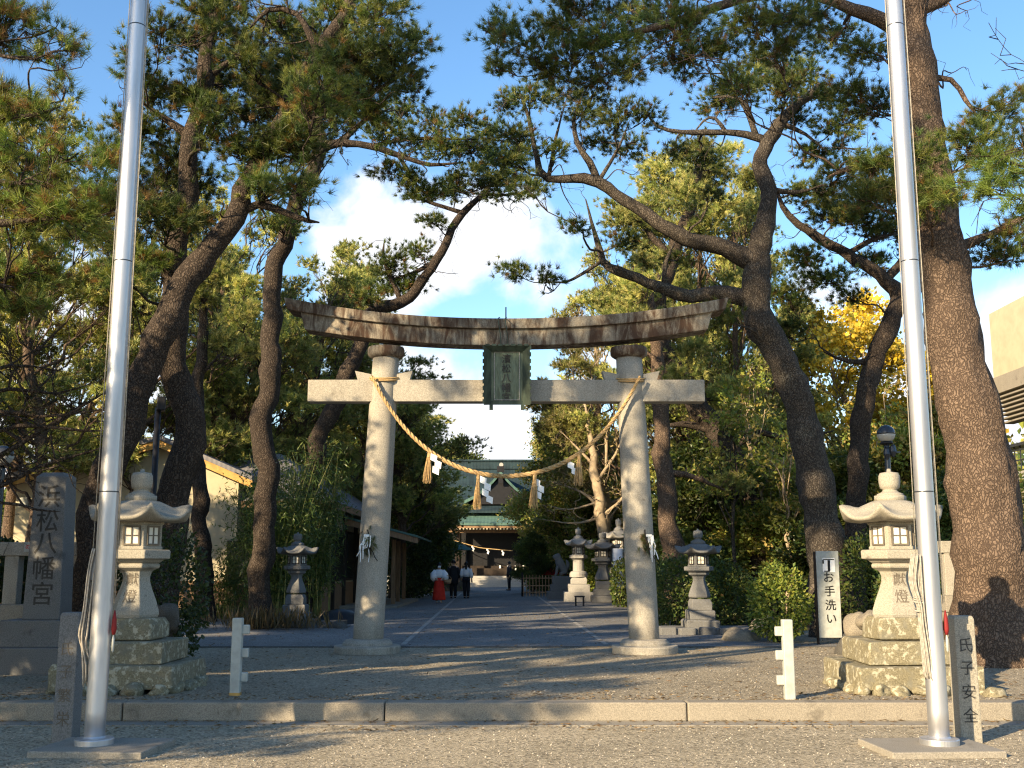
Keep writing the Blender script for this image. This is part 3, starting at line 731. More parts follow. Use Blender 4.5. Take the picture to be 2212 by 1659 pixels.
LY = 13.55
make_lantern('stone_lantern', 'large hexagonal stone lantern behind the left flagpole, its stepped base dark with lichen', (at(292, 1300, LY)[0], LY, UP), 1.0, text=[('獻', 1.29, .16, 0), ('燈', 1.09, .17, 0)], group='large lanterns flanking the entrance')
make_lantern('stone_lantern', 'large sunlit hexagonal stone lantern behind the right flagpole, its steps patched with pale lichen', (at(1936, 1300, LY)[0], LY, UP), 1.0, text=[('獻', 1.29, .16, 0), ('燈', 1.09, .17, 0)], group='large lanterns flanking the entrance')
sb = ((.52, .0, .26), (.40, .26, .50), (.33, .50, .80))
p = ground(640, 1353); sl = make_lantern('stone_lantern', 'slim pale grey stone lantern beside the bamboo, left of the torii', (p[0], 26.6, UP + .13), .80, ('greystone', 'greystone'), None, False, sb, group='small lanterns along the approach', square_base=True)
p = ground(1535, 1375); copy_tree(sl, (p[0], 24.2, UP + .08), .05, .82, 'shaded grey stone lantern between the dark shrub and round bush, right of the torii')
mb = MB(); c = ground(640, 1372)
for i in range(7): rock_into(mb, (-1.05 + i * .36, rng.normal() * .05 - .45, .0), (.24, .22, .17))
box(mb, (0, 0, .03), (2.3, .95, .22)); o = mb.build('stone_plinth', MAT['darkstone'], None); o.location = (float(at(640, 1350, 26.6)[0]), 26.6, UP); tag(o, 'low dark stone plinth under the slim pale lantern by the bamboo', 'plinth')
mb = MB(); box(mb, (0, 0, .03), (2.0, 1.2, .20)); 
for i in range(4): box(mb, (-.95 + i * .42, -.58, .05), (.34, .2, .22 - .03 * (i % 2)), .1)
o = mb.build('stone_plinth', MAT['greystone'], None, bevel=.02); o.location = (float(at(1528, 1350, 24.2)[0]), 24.2, UP); tag(o, 'low grey stone plinth under the shaded lantern right of the torii', 'plinth')
pale = make_lantern('stone_lantern', 'pale sunlit stone lantern with a straight round shaft behind the black stool', (at(1250, 1250, 45)[0], 45, UP), .92, ('palestone', 'palestone'), None, False, ((.80, .0, .34), (.56, .34, .62), (.42, .62, .86)), group='small lanterns along the approach', square_base=True)
for o in pale.children:
    if o.name.startswith('shaft'):
        mb = MB(); lathe(mb, (0, 0, 0), [(.40, .86), (.40, .98), (.34, 1.06), (.25, 1.08), (.245, 1.48), (.30, 1.49)], 20); q = mb.build('x', MAT['palestone']); o.data = q.data; bpy.data.objects.remove(q)
pale.scale = (.92, .92, 1.13)
copy_tree(sl, (at(1303, 1250, 44)[0], 44, UP), 0, (1.15, 1.15, 1.05), 'brownish lantern with a broad roof before the sunlit hedge, right of the pale one')
copy_tree(pale, (at(1338, 1250, 45.5)[0], 45.5, UP), 0, (.98, .98, 1.28), 'tallest pale lantern, half hidden behind the right torii pillar')

# ================================================================== flagpoles
def flagpole(label, px, py, side):
    b = ground(px, py, .05); t = thing('flagpole', label, 'flagpole', (b[0], b[1], 0), 0, 'aluminium flagpoles at the kerb')
    mb = MB(); x, y = 0, 0; zs = np.linspace(.05, 11.5, 40)
    loft(mb, [ring((0, 0, z), .092 - .0019 * z, 40) for z in zs]); pole = mb.build('pole', MAT['alu'], t, True, local=True)
    mb = MB()
    for z in (2.32, 4.55, 7.0, 9.3): lathe(mb, (0, 0, z), [(.0925 - .0019 * z, 0), (.0932 - .0019 * z, .002), (.0932 - .0019 * z, .010), (.0925 - .0019 * z, .012)], 40)
    mb.build('joint_ring', MAT['globeb'], pole, True, local=True)
    mb = MB(); lathe(mb, (0, 0, 0), [(.17, .05), (.172, .10), (.168, .108), (.105, .112), (.09, .13)], 40); mb.build('base_flange', MAT['alu'], t, local=True, bevel=.004)
    mb = MB(); lathe(mb, (0, 0, 11.5), [(.05, 0), (.09, .05), (.11, .12), (.08, .2), (.01, .24)], 20); mb.build('finial', MAT['alu'], t, True, local=True)
    mb = MB(); box(mb, (.10 * side * -1, -.02, .0), (1.02, .80, .11), R(4) * side); mb.build('footing', MAT['concrete'], t, local=True, bevel=.012)
    e = -1
    mb = MB(); cx = e * .118
    box(mb, (e * .10, 0, 1.62), (.05, .03, .22)); mb.build('cleat', MAT['alu'], t, local=True, bevel=.005)
    mb = MB()
    if side > 0:
        for i in range(11):
            o_ = rng.normal() * .022; oy = rng.normal() * .02 - .02
            P = [(cx + o_, oy, 1.75), (cx + o_ - .035, oy, 1.5), (cx + o_ * .5, oy - .01, 1.28), (cx + o_ * .4 + .01, oy, 1.1), (cx + o_ * .7 + .03, oy - .01, .8 + .1 * rng.random()), (cx + .05 + o_, oy, .62 + .08 * rng.random()), (cx + .075 + o_, oy, .66), (cx + .03 + o_, oy, 1.2), (cx + o_ + .02, oy, 1.74)]
            tube(mb, catmull(P, [1] * 9, .06)[0], .0085, 6)
        for z in (1.32, 1.34, 1.36, 1.24): a = np.linspace(0, 6.28, 16); tube(mb, np.stack([cx + .045 * np.cos(a), -.02 + .045 * np.sin(a), z + .01 * np.sin(a)], 1), .009, 6)
    else:
        for i in range(14):
            o_ = rng.normal() * .017; oy = rng.normal() * .02 - .02
            P = [(cx + .02 + o_, oy, 1.80), (cx + o_ - .01, oy, 1.6), (cx - .03 + o_, oy, 1.25), (cx - .05 + o_ * 1.3, oy - .01, 1.02), (cx - .03 + o_ * .5, oy, .92), (cx + o_ * 1.3, oy, .75), (cx + .01 + o_, oy, .55 + .1 * rng.random())]
            tube(mb, catmull(P, [1] * 7, .06)[0], [.0075] * len(catmull(P, [1] * 7, .06)[0]), 6)
    mb.build('rope_bundle', MAT['rope'] if side > 0 else MAT['cord'], t, True, local=True)
    mb = MB()
    for q0 in (.125, .137): tube(mb, [(q0 - .02, -.015, 1.3), (q0 - .03, -.012, 5), (q0 - .045, -.01, 10.8)], .005, 5)
    tube(mb, [(-.115, -.01, 1.72), (-.095, -.01, 5), (-.082, -.01, 10.8)], .005, 5)
    mb.build('halyard', MAT['rope'], t, True, local=True)
    mb = MB(); lathe(mb, (.122, -.01, 1.02), [(.005, .22), (.020, .14), (.026, .05), (.014, 0)], 10); rc = mb.build('rope_cover', MAT['tagred'], t, True, local=True)
    mb = MB(); lathe(mb, (.122, -.01, .86), [(.005, .16), (.013, .12), (.012, .02), (.004, 0)], 8); mb.build('snap_hook', MAT['white'], rc, True, local=True)
    return t
flagpole('tall silver flagpole on a concrete footing at left, pale cord bundle on its side', 203, 1608, -1)
flagpole('tall silver flagpole on a concrete footing at right, grey rope bundle tied to it', 2030, 1608, 1)

# ================================================================== stone posts and monument
def slab_post(label, px, py, w, d, h, rz, chars, c0, dz, size, mat, name, top=.012, cutm='cut', bold=.0, taper=.96):
    b = ground(px, py, 0); t = thing(name, label, 'stone post', b, rz)
    mb = MB(); w2 = w / 2; d2 = d / 2
    f = lambda k, z: np.array([(-w2 * k, -d2 * k, z), (w2 * k, -d2 * k, z), (w2 * k, d2 * k, z), (-w2 * k, d2 * k, z)])
    loft(mb, [f(1, -.1), f(taper, h - .03), f(taper - .12, h)]); mb.build('shaft', MAT[mat], t, local=True, bevel=.008)
    fy = lambda z: -d2 * (1 - (1 - taper) * z / h) - .001
    writing([(c, (0, fy(c0 - i * dz), c0 - i * dz), size) for i, c in enumerate(chars)], (1, 0, 0), (0, 0, 1), MAT[cutm], t, depth=.003, bold=bold)
    for o in t.children:
        if o.name.startswith('lettering'): pass
    return t
def local_writing(items, mat, t, **kw):
    w0 = t.location.copy(); o = writing(items, (1, 0, 0), (0, 0, 1), mat, None, **kw); o.parent = t; return o
_w = writing
def writing(items, right, up, mat, parent, **kw):
    o = _w(items, right, up, mat, None, **kw)
    if parent is not None: o.parent = parent
    return o
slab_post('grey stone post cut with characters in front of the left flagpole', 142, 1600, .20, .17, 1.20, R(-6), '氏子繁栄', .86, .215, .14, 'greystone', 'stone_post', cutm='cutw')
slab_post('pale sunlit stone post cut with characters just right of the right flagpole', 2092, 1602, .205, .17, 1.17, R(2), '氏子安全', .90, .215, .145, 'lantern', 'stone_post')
mY = 15.6; c = at(97, 1400, mY)
t = thing('shrine_monument', 'tall grey stone monument cut with the shrine name on a two step base', 'monument', (c[0], mY, UP), R(-3))
mb = MB(); box(mb, (0, 0, .17), (1.42, 1.0, .36)); box(mb, (.0, 0, .53), (1.0, .72, .36), taper=(.98, .98)); mb.build('stepped_base', MAT['greystone'], t, local=True, bevel=.01)
mb = MB(); f = lambda w_, d_, z: np.array([(-w_ / 2, -d_ / 2, z), (w_ / 2, -d_ / 2, z), (w_ / 2, d_ / 2, z), (-w_ / 2, d_ / 2, z)])
loft(mb, [f(.54, .38, .71), f(.44, .33, 2.70), f(.30, .22, 2.76)]); mb.build('slab', MAT['greystone'], t, local=True, bevel=.012)
writing([(ch, (-.005, -.19 + .025 * (z - .71) / 2.0 - .001, z), .34) for ch, z in zip('浜松八幡宮', (2.42, 2.08, 1.76, 1.42, 1.07))], (1, 0, 0), (0, 0, 1), MAT['cut'], t, depth=.003, bold=.006)

# white posts with bars
def bar_post(label, px, py, e):
    b = ground(px, py); t = thing('barrier_post', label, 'post', b, 0, 'white barrier posts behind the kerb')
    mb = MB(); box(mb, (0, 0, .42), (.115, .10, .88)); mb.build('post', MAT['white'], t, local=True, bevel=.012)
    if e > 0: mb = MB(); box(mb, (0, 0, .005), (.118, .103, .05)); mb.build('rust_foot', MAT['fascia'], t, local=True)
    for z in (.20, .47, .73):
        mb = MB(); box(mb, (e * .085, .01, z), (.10, .055, .105)); mb.build('bar_stub', MAT['white'], t, local=True, bevel=.012)
    return t
bar_post('white post with three short bar stubs, left of the torii', 508, 1501, 1)
bar_post('white post with three short bar stubs, beside the right stone lantern', 1706, 1509, -1)

# signboard
b = ground(1795, 1392); t = thing('restroom_sign', 'narrow white signboard pointing to the restroom, under the leaning pine', 'sign', (at(1791, 1300, b[1])[0], b[1], UP), R(2))
s1 = b[1] / FPX; mb = MB(); zt = at(1790, 1190, b[1])[2] - UP; zb = at(1790, 1377, b[1])[2] - UP; W_ = 48 * s1; box(mb, (0, 0, (zt + zb) / 2), (W_, .03, zt - zb)); mb.build('board', MAT['white'], t, local=True, bevel=.004)
mb = MB()
for e in (-1, 1): box(mb, (e * (W_ / 2 + .006) - .01, .04, zt / 2 - .03), (.04, .045, zt + .04))
mb.build('leg', MAT['darkwood'], t, local=True)
zz = lambda py: at(1790, py, b[1])[2] - UP
writing([(ch, (.01 + .006 * i, -.017, zz(y)), .21) for i, (ch, y) in enumerate((('お', 1246), ('手', 1276), ('洗', 1306), ('い', 1336)))], (1, 0, 0), (0, 0, 1), MAT['ink'], t, depth=.003, bold=.01)
mb = MB(); z = zz(1220); box(mb, (.02, -.017, z + .0), (.23, .006, .26)); mb.build('paper_patch', MAT['paper'], t, local=True)
mb = MB(); box(mb, (.02, -.0225, z - .01), (.045, .006, .20)); box(mb, (.02, -.0225, z + .105), (.20, .006, .018)); box(mb, (-.085, -.0225, z + .06), (.025, .006, .07)); box(mb, (-.02, -.0225, z - .115), (.10, .006, .02)); mb.build('arrow', MAT['ink'], t, local=True)

# stone fences
def fence(label, x0, x1, Y, posts, z=(.6, 1.05, 1.79, 2.0), sign=None, wall=True):
    t = thing('stone_fence', label, 'fence', (x0, Y, UP), 0, 'stone fences beside the entrance')
    mb = MB(); box(mb, ((x0 + x1) / 2, Y, (z[3] + z[2]) / 2), (x1 - x0, .24, z[3] - z[2])); mb.build('top_rail', MAT['torii'], t, bevel=.012)
    mb = MB(); box(mb, ((x0 + x1) / 2, Y, (z[0] + z[1]) / 2 + .08), (x1 - x0, .34, z[1] - z[0] - .16)); box(mb, ((x0 + x1) / 2, Y, z[0] + .075), (x1 - x0, .42, .15)); mb.build('sill_wall', MAT['concrete'], t, bevel=.01)
    mb = MB(); x = x0
    while x < x1:
        w_ = .35 + .3 * rng.random(); rock_into(mb, (x + w_ / 2, Y + .02, UP + .18), (w_ * .56, .27, .30)); x += w_ * .95
    mb.build('rubble_footing', MAT['darkstone'], t, True)
    for px in posts:
        mb = MB(); box(mb, (px, Y, (z[1] + z[2]) / 2), (.22, .2, z[2] - z[1])); mb.build('post', MAT['torii'], t, bevel=.01)
    return t
fY = 17.2
fx = [at(a, 1230, fY)[0] for a in (30, 97, 165, 228)]
t = fence('stone rail fence behind the tall monument, small sign with red writing on it', -13.5, fx[3] + .25, fY, [fx[0] - i * .52 for i in range(1, 9)] + fx)
sg = at(82, 1181, fY - .14); mb = MB(); box(mb, sg, (.42, .02, .15)); b = mb.build('notice', MAT['white']); tag(b, 'small white notice with red characters on the left stone rail', 'sign')
o = writing([(ch, sg + np.array((-.15 + i * .075, -.0105, 0)), .085) for i, ch in enumerate('のぼっては')], (1, 0, 0), (0, 0, 1), MAT['signred'], None, depth=.003, bold=.012); o.name = 'lettering'; o.parent = b
fr = 18.6; x0 = at(2030, 1230, fr)[0]
fence('stone rail fence running behind the big right pine trunk', x0, x0 + 9, fr, [x0 + .16 + .55 * i for i in range(16)], (.72, 1.15, 1.85, 2.05))

# globe lamps and the dark lamp post
def globe_lamp(label, px, py, Y, rr):
    c = at(px, py, Y); t = thing('globe_lamp', label, 'street lamp', (c[0], Y, UP), 0, 'globe lamps')
    mb = MB(); zc = c[2] - UP; lathe(mb, (0, 0, 0), [(.09, 0), (.09, .5), (.065, .55), (.055, zc - rr - .12), (.05, zc - rr)], 16); mb.build('lamp_post', MAT['globeb'], t, True, local=True)
    a = np.linspace(-math.pi / 2, -.05, 12); mb = MB(); lathe(mb, (0, 0, zc), [(rr * math.cos(x), rr * math.sin(x)) for x in a], 28); mb.build('globe', MAT['globe'], t, True, local=True)
    a = np.linspace(-.05, math.pi / 2, 12); mb = MB(); lathe(mb, (0, 0, zc), [(rr * 1.02 * math.cos(x), rr * 1.01 * math.sin(x)) for x in a], 28); mb.build('shade', MAT['globeb'], t, True, local=True)
    mb = MB(); lathe(mb, (0, 0, zc - rr - .03), [(.11, 0), (.13, .02), (.10, .06)], 16); mb.build('collar', MAT['black'], t, True, local=True)
    if px > 1000:
        mb = MB()
        for x, z in ((.10, -.45), (-.02, -.5)): lathe(mb, (x, -.05, zc + z), [(.03, 0), (.07, .1), (.055, .2), (.02, .24)], 10)
        box(mb, (.13, -.05, zc - .36), (.22, .03, .03)); mb.build('loudspeaker', MAT['globeb'], t, local=True)
globe_lamp('dark domed globe lamp above the right stone lantern', 1914, 937, 21, .172)
globe_lamp('dark domed globe lamp at the left edge before the cream house', 8, 983, 22, .20)
c = at(333, 1040, 20); t = thing('lamp_post', 'slim black floodlight post between the two left pine trunks', 'lamp post', (c[0], 20, UP))
mb = MB(); zt = at(338, 880, 20)[2] - UP; lathe(mb, (0, 0, 0), [(.06, 0), (.055, zt)], 12); mb.build('post', MAT['black'], t, True, local=True)
mb = MB(); box(mb, (.07, -.05, zt + .06), (.16, .22, .26), .3); mb.build('lamp_head', MAT['black'], t, local=True, bevel=.02)

# ================================================================== rocks
for label, px, py, Y, r, m in (
    ('broad dark boulder between the shaded lantern and the white post', 1600, 1375, 22.0, (.50, .40, .24), 'boulder'),
    ('grey boulder behind the bright round bush beside the signboard', 1655, 1360, 22.8, (.42, .4, .30), 'boulder'),
    ('tall round boulder just left of the right stone lantern', 1850, 1345, 17.6, (.20, .20, .28), 'boulder'),
    ('small round boulder touching the right lantern, beside the signboard', 1874, 1338, 16.2, (.15, .15, .15), 'boulder'),
    ('dark low boulder behind the legs of the signboard', 1850, 1392, 18.6, (.33, .33, .34), 'darkstone'),
    ('black smooth rock mound against the left torii pillar', 728, 1340, 28.0, (.62, .5, .30), 'black'),
    ('dark boulder behind the left lantern, under the black shrub', 358, 1325, 15.2, (.22, .2, .26), 'darkstone'),
    ('pale rounded boulder at the right end of the right lantern base', 2118, 1500, 13.0, (.16, .14, .13), 'lichen'),
    ('pale kerb side boulder right of the right flagpole', 2150, 1505, 12.7, (.13, .12, .11), 'lichen'),
    ('dark boulder at the left edge below the stone fence', 20, 1400, 16.0, (.45, .4, .45), 'darkstone')):
    c = at(px, py, Y); rock(label, (c[0], Y, max(UP, c[2] - r[2] * .2)), r, m)
c = at(1240, 1299, 40.0)
t = thing('low_stool', 'small black stool standing on the gravel before the pale lantern', 'stool', (at(1252, 1300, 40)[0], 40, UP))
mb = MB(); box(mb, (0, 0, .34), (.36, .30, .05)); mb.build('seat', MAT['black'], t, local=True, bevel=.01)
for a in (-1, 1):
    for b in (-1, 1): mb = MB(); box(mb, (a * .14, b * .11, .157), (.05, .05, .315)); mb.build('leg', MAT['black'], t, local=True)

# ================================================================== cream house with gable
hY = 32.0
t = thing('cream_house', 'cream plaster house with a low tiled gable roof behind the left pines', 'house', (at(330, 1300, hY)[0], hY + 5, UP))
rx, rz_ = at(345, 952, hY)[0], at(345, 952, hY)[2]; ex, ez = at(545, 1040, hY)[0], at(545, 1040, hY)[2]; lx, lz = at(-20, 1045, hY)[0], at(-20, 1045, hY)[2]
wl, wr_x = lx + .5, ex - .55
mb = MB(); zl = rz_ - .12 + (lz - rz_) * (wl - rx) / (lx - rx); zr = rz_ - .12 + (ez - rz_) * (wr_x - rx) / (ex - rx)
prof = [(wl, UP + .9), (wr_x, UP + .9), (wr_x, zr), (rx, rz_ - .12), (wl, zl)]
loft(mb, [np.array([(x, hY + .6, z) for x, z in prof]), np.array([(x, hY + 11, z) for x, z in prof])]); wall = mb.build('wall', MAT['cream'], t)
mb = MB(); box(mb, ((wl + wr_x) / 2, hY + 5.8, UP + .6), (wr_x - wl + .04, 10.44, .80)); mb.build('wainscot', MAT['wood'], t)
mb = MB(); box(mb, ((wl + wr_x) / 2, hY + 5.8, UP + .1), (wr_x - wl + .1, 10.5, .2)); mb.build('footing', MAT['concrete'], t)
for a, b in (((rx, rz_), (ex, ez)), ((rx, rz_), (lx, lz))):
    mb = MB(); v = [(a[0], a[1] + .03), (b[0], b[1] + .03), (b[0], b[1] + .17), (a[0], a[1] + .17)]
    loft(mb, [np.array([(x, hY - .05, z) for x, z in v]), np.array([(x, hY + 11.5, z) for x, z in v])]); rf = mb.build('roof', MAT['tile'], t)
    mb = MB(); v = [(a[0], a[1] - .19), (b[0], b[1] - .19), (b[0], b[1] + .028), (a[0], a[1] + .028)]
    loft(mb, [np.array([(x, hY, z) for x, z in v]), np.array([(x, hY + .07, z) for x, z in v])]); mb.build('barge_board', MAT['fascia'], rf)
    mb = MB(); v = [(a[0], a[1] - .02), (b[0], b[1] - .02), (b[0], b[1] + .026), (a[0], a[1] + .026)]
    loft(mb, [np.array([(x, hY + .075, z) for x, z in v]), np.array([(x, hY + 11.4, z) for x, z in v])]); mb.build('soffit', MAT['darkwood'], rf)
for px, py in ((52, 1085), (80, 1085), (322, 975)):
    c = at(px, py, hY + .55); mb = MB(); box(mb, c, (.28 if py > 1000 else .14, .12, .30)); mb.build('vent_hood', MAT['white'], wall, bevel=.03)
c = at(515, 1215, hY + .58); mb = MB(); box(mb, c, (.70, .06, 1.3)); wn = mb.build('window', MAT['darkwood'], t); mb = MB(); box(mb, c + (0, -.02, 0), (.6, .06, 1.2)); mb.build('pane', MAT['glassd'], wn)

# ================================================================== shop beside the approach
t = thing('shrine_office', 'shrine office with blue grey tiled roof, boarded wall and green edged awning', 'building', (-7.2, 40, UP))
x0, x1, y0, y1 = -10.5, -5.9, 33.6, 46
mb = MB(); box(mb, ((x0 + x1) / 2, (y0 + y1) / 2, UP + 2.1), (x1 - x0, y1 - y0, 2.5)); wl_ = mb.build('wall', MAT['cream'], t)
mb = MB(); box(mb, ((x0 + x1) / 2, (y0 + y1) / 2, UP + .43), (x1 - x0 + .05, y1 - y0 + .05, .86)); mb.build('wainscot', MAT['wood'], t)
for X, Yc, sx, sy in ((-6.35, y0 - .01, .55, .08), (-5.89, 34.7, .08, 1.2), (-5.89, 37.0, .08, 1.6), (-5.89, 39.5, .08, 1.6), (-5.89, 42.5, .08, 1.6)):
    mb = MB(); box(mb, (X, Yc, UP + 1.78), (sx + .1, sy + .1, 1.7)); wn = mb.build('window', MAT['darkwood'], t); mb = MB(); box(mb, (X + (.03 if sx < .1 else 0), Yc - (.03 if sx > .1 else 0), UP + 1.78), (sx + .08 if sx < .1 else sx, sy + .08 if sy < .1 else sy, 1.56)); mb.build('pane', MAT['glassd'], wn)
for Yc in (y0 - .03, 36, 38.3, 41, 44): mb = MB(); box(mb, (-5.86, Yc, UP + 1.6), (.17, .17, 3.2)); mb.build('post', MAT['darkwood'], t)
mb = MB(); a = at(692, 1088, 33.0); bq = at(850, 1105, 40); rid = (UP + 5.2)
ev = [(-6.1, 32.6), (-4.95, 32.6), (-4.95, 47), (-11, 47), (-11, 32.6)]
V = [(-10.9, 32.7, 3.55), (-5.35, 32.7, 3.55), (-5.35, 47, 3.55), (-10.9, 47, 3.55), (-8.4, 35.6, 5.25), (-7.6, 35.6, 5.25), (-7.6, 44, 5.25), (-8.4, 44, 5.25)]
mb.add(V, [(0, 1, 5, 4), (1, 2, 6, 5), (2, 3, 7, 6), (3, 0, 4, 7), (4, 5, 6, 7), (3, 2, 1, 0)]); rf = mb.build('roof', MAT['tile'], t)
mb = MB(); box(mb, (-8.1, 32.72, 3.44), (5.6, .06, .2)); box(mb, (-5.37, 39.9, 3.44), (.06, 14.2, .2)); mb.build('fascia', MAT['wood'], rf)
e0, e1 = at(842, 1122, 38.0), at(903, 1163, 38.0)
mb = MB(); v = [(-5.8, e0[2] + .05), (e1[0] + .02, e1[2] + .03), (e1[0] + .02, e1[2] + .10), (-5.8, e0[2] + .13)]
loft(mb, [np.array([(x, 37.95, z) for x, z in v]), np.array([(x + px_(46) - px_(38), 46, z) for x, z in v])]); aw = mb.build('awning', MAT['copperl'], t)
mb = MB(); v = [(-5.8, e0[2] - .17), (e1[0], e1[2] - .17), (e1[0], e1[2] + .024), (-5.8, e0[2] + .04)]
loft(mb, [np.array([(x, 38, z) for x, z in v]), np.array([(x, 38.08, z) for x, z in v])]); mb.build('barge_board', MAT['wood'], aw)
mb = MB(); box(mb, (-5.0, 42, UP + .04), (2.2, 8.4, .10)); mb.build('porch_floor', MAT['concrete'], t)
for X, Yc in ((-4.45, 38.6), (-4.25, 39.6), (-4.35, 42.2), (-4.4, 45)): mb = MB(); box(mb, (X, Yc, UP + (e1[2] - UP) / 2), (.14, .14, e1[2] - UP)); mb.build('awning_post', MAT['wood'], t)

# ================================================================== main hall at the end of the approach
hx, hY = -1.35, 76.0
t = thing('main_hall', 'dark timber shrine hall with green copper roof at the end of the approach', 'shrine hall', (hx, hY, UP))
mb = MB()
for i in range(5): box(mb, (hx, hY - 2.2 + i * .42, UP + .07 + i * .145), (7.4 - .1 * i, .5, .15))
mb.build('steps', MAT['palestone'], t, bevel=.01)
mb = MB(); box(mb, (hx, hY + 5, UP + .36), (19, 11.0, .72)); mb.build('podium', MAT['palestone'], t)
mb = MB(); box(mb, (hx, hY + 6, 3.2), (17, 8, 4.6)); mb.build('wall', MAT['black'], t)  # black all over, standing in for the unlit interior
mb = MB(); box(mb, (hx, hY + 1.9, 1.35), (7, .3, .5)); box(mb, (hx, hY + 1.6, 1.0), (2.6, .8, .85)); mb.build('offertory_rail', MAT['darkwood'], t)
mb = MB()
for x in (-.9, -.35, .2, .75): box(mb, (hx + 1.4 + x, hY + 1.55, 1.45), (.10, .04, .34))
mb.build('paper_slip', MAT['paper'], t)
for x in (-7.5, -5, -2.4, 2.4, 5, 7.5): mb = MB(); lathe(mb, (hx + x, hY + 1.2, UP + .7), [(.2, 0), (.19, 4.4)], 14); mb.build('column', MAT['darkwood'], t, True)
for x in (-2.4, 2.4): mb = MB(); box(mb, (hx + x, hY - .5, UP + 2.3), (.26, .26, 3.9)); mb.build('porch_post', MAT['darkwood'], t)
def roofsheet(name, mat, xh, prof, upt, th_=.16, xt=None):
    mb = MB(); xs = np.linspace(-1, 1, 25); top = []; 
    for (y, z, f) in prof:
        top.append([(hx + u * xh * f, y, z + upt * abs(u) ** 4 * (1 - (z - prof[0][1]) / (prof[-1][1] - prof[0][1]))) for u in xs])
    T = np.array(top); Bm = T - (0, 0, th_); n_, m_ = T.shape[:2]
    for G, fl in ((T, 1), (Bm, -1)):
        F = np.array([(i * m_ + j, i * m_ + j + 1, (i + 1) * m_ + j + 1, (i + 1) * m_ + j) for i in range(n_ - 1) for j in range(m_ - 1)]); mb.add(G.reshape(-1, 3), F[:, ::fl])
    for e in (0,): mb.add(np.concatenate([T[e], Bm[e]]), np.array([(j, j + m_, j + m_ + 1, j + 1) for j in range(m_ - 1)]))
    for e in (0, m_ - 1): mb.add(np.concatenate([T[:, e], Bm[:, e]]), np.array([(j, j + n_, j + n_ + 1, j + 1) for j in range(n_ - 1)]))
    return mb.build(name, MAT[mat], t, False)
rf = roofsheet('roof', 'copper', 11, [(hY - .6, 5.35, 1), (hY + .8, 5.75, 1), (hY + 2.4, 6.5, .97), (hY + 3.8, 7.5, .93), (hY + 5.0, 8.75, .9)], .7)
roofsheet('rear_roof', 'copper', 11, [(hY + 11, 5.35, 1), (hY + 9, 5.95, 1), (hY + 6.6, 7.3, .95), (hY + 5.1, 8.75, .9)], .7)
mb = MB(); box(mb, (hx, hY + 5.05, 8.98), (20.2, .5, .55)); box(mb, (hx, hY + 5.05, 9.32), (20.6, .7, .14)); rd = mb.build('ridge', MAT['copper'], rf)
mb = MB(); a = np.arange(16) / 16 * 6.283; loft(mb, [np.stack([hx + .55 + .16 * np.cos(a), np.full(16, hY + 4.79), 9.0 + .16 * np.sin(a)], 1), np.stack([hx + .55 + .16 * np.cos(a), np.full(16, hY + 4.76), 9.0 + .16 * np.sin(a)], 1)]); mb.build('crest_disc', MAT['palestone'], rd)
# dormer gable
gx = hx + .55; gz = 7.95
mb = MB(); mb.add([(gx, hY + .62, gz - .25), (gx - 2.1, hY + .62, 5.85), (gx + 2.1, hY + .62, 5.85), (gx, hY + 4.4, gz - .25), (gx - 2.1, hY + 2.4, 5.85), (gx + 2.1, hY + 2.4, 5.85)], [(0, 1, 2), (0, 3, 4, 1), (0, 2, 5, 3)]); gb = mb.build('gable', MAT['black'], rf)  # gable face blackened so it looks shaded despite the sun
for e in (-1, 1):
    P = [(0, 0), (.45, -.55), (1.0, -1.1), (1.7, -1.65), (2.6, -2.1)]; mb = MB()
    loft(mb, [np.array([(gx + e * x, hY + .35, gz + z), (gx + e * x, hY + .35, gz + z + .22), (gx + e * x, hY + 4.6, gz + z + .22), (gx + e * x, hY + 4.6, gz + z)]) for x, z in P]); mb.build('gable_roof', MAT['copperl'], gb)
mb = MB(); box(mb, (gx, hY + .2, gz - .35), (.3, .1, .6)); box(mb, (gx, hY + .5, gz + .35), (.5, .4, .4)); mb.build('pendant', MAT['black'], gb)
pr = roofsheet('porch_roof', 'copperl', 3.9, [(hY - 1.9, 4.45, 1), (hY - 1.2, 4.6, 1), (hY - .3, 4.95, .98), (hY + .6, 5.5, .93)], .30)
mb = MB(); box(mb, (hx, hY - 1.75, 4.20), (7.2, .12, .16)); box(mb, (hx, hY - .6, 4.0), (7.0, .3, .35)); mb.build('eave_beam', MAT['wood'], pr)
mb = MB()
for i in range(30): box(mb, (hx - 3.3 + i * .228, hY - 1.7, 4.06), (.10, .5, .085))
mb.build('rafter_end', MAT['cream'], pr)
mb = MB(); k = 22; P = [(hx - 4.2 + i * 5.6 / k, hY - 1.0, 4.0 - 1.75 * (i / k) ** .75 + .9 * max(0, (i / k) - .6)) for i in range(k + 1)]
tube(mb, P, .030, 8); sr = mb.build('straw_rope', MAT['straw'], t, True)
for i in (6, 11, 15, 19): mb = MB(); shide(mb, np.array(P[i]) + (0, -.06, -.02), 1, 3); mb.build('paper_streamer', MAT['paper'], sr)

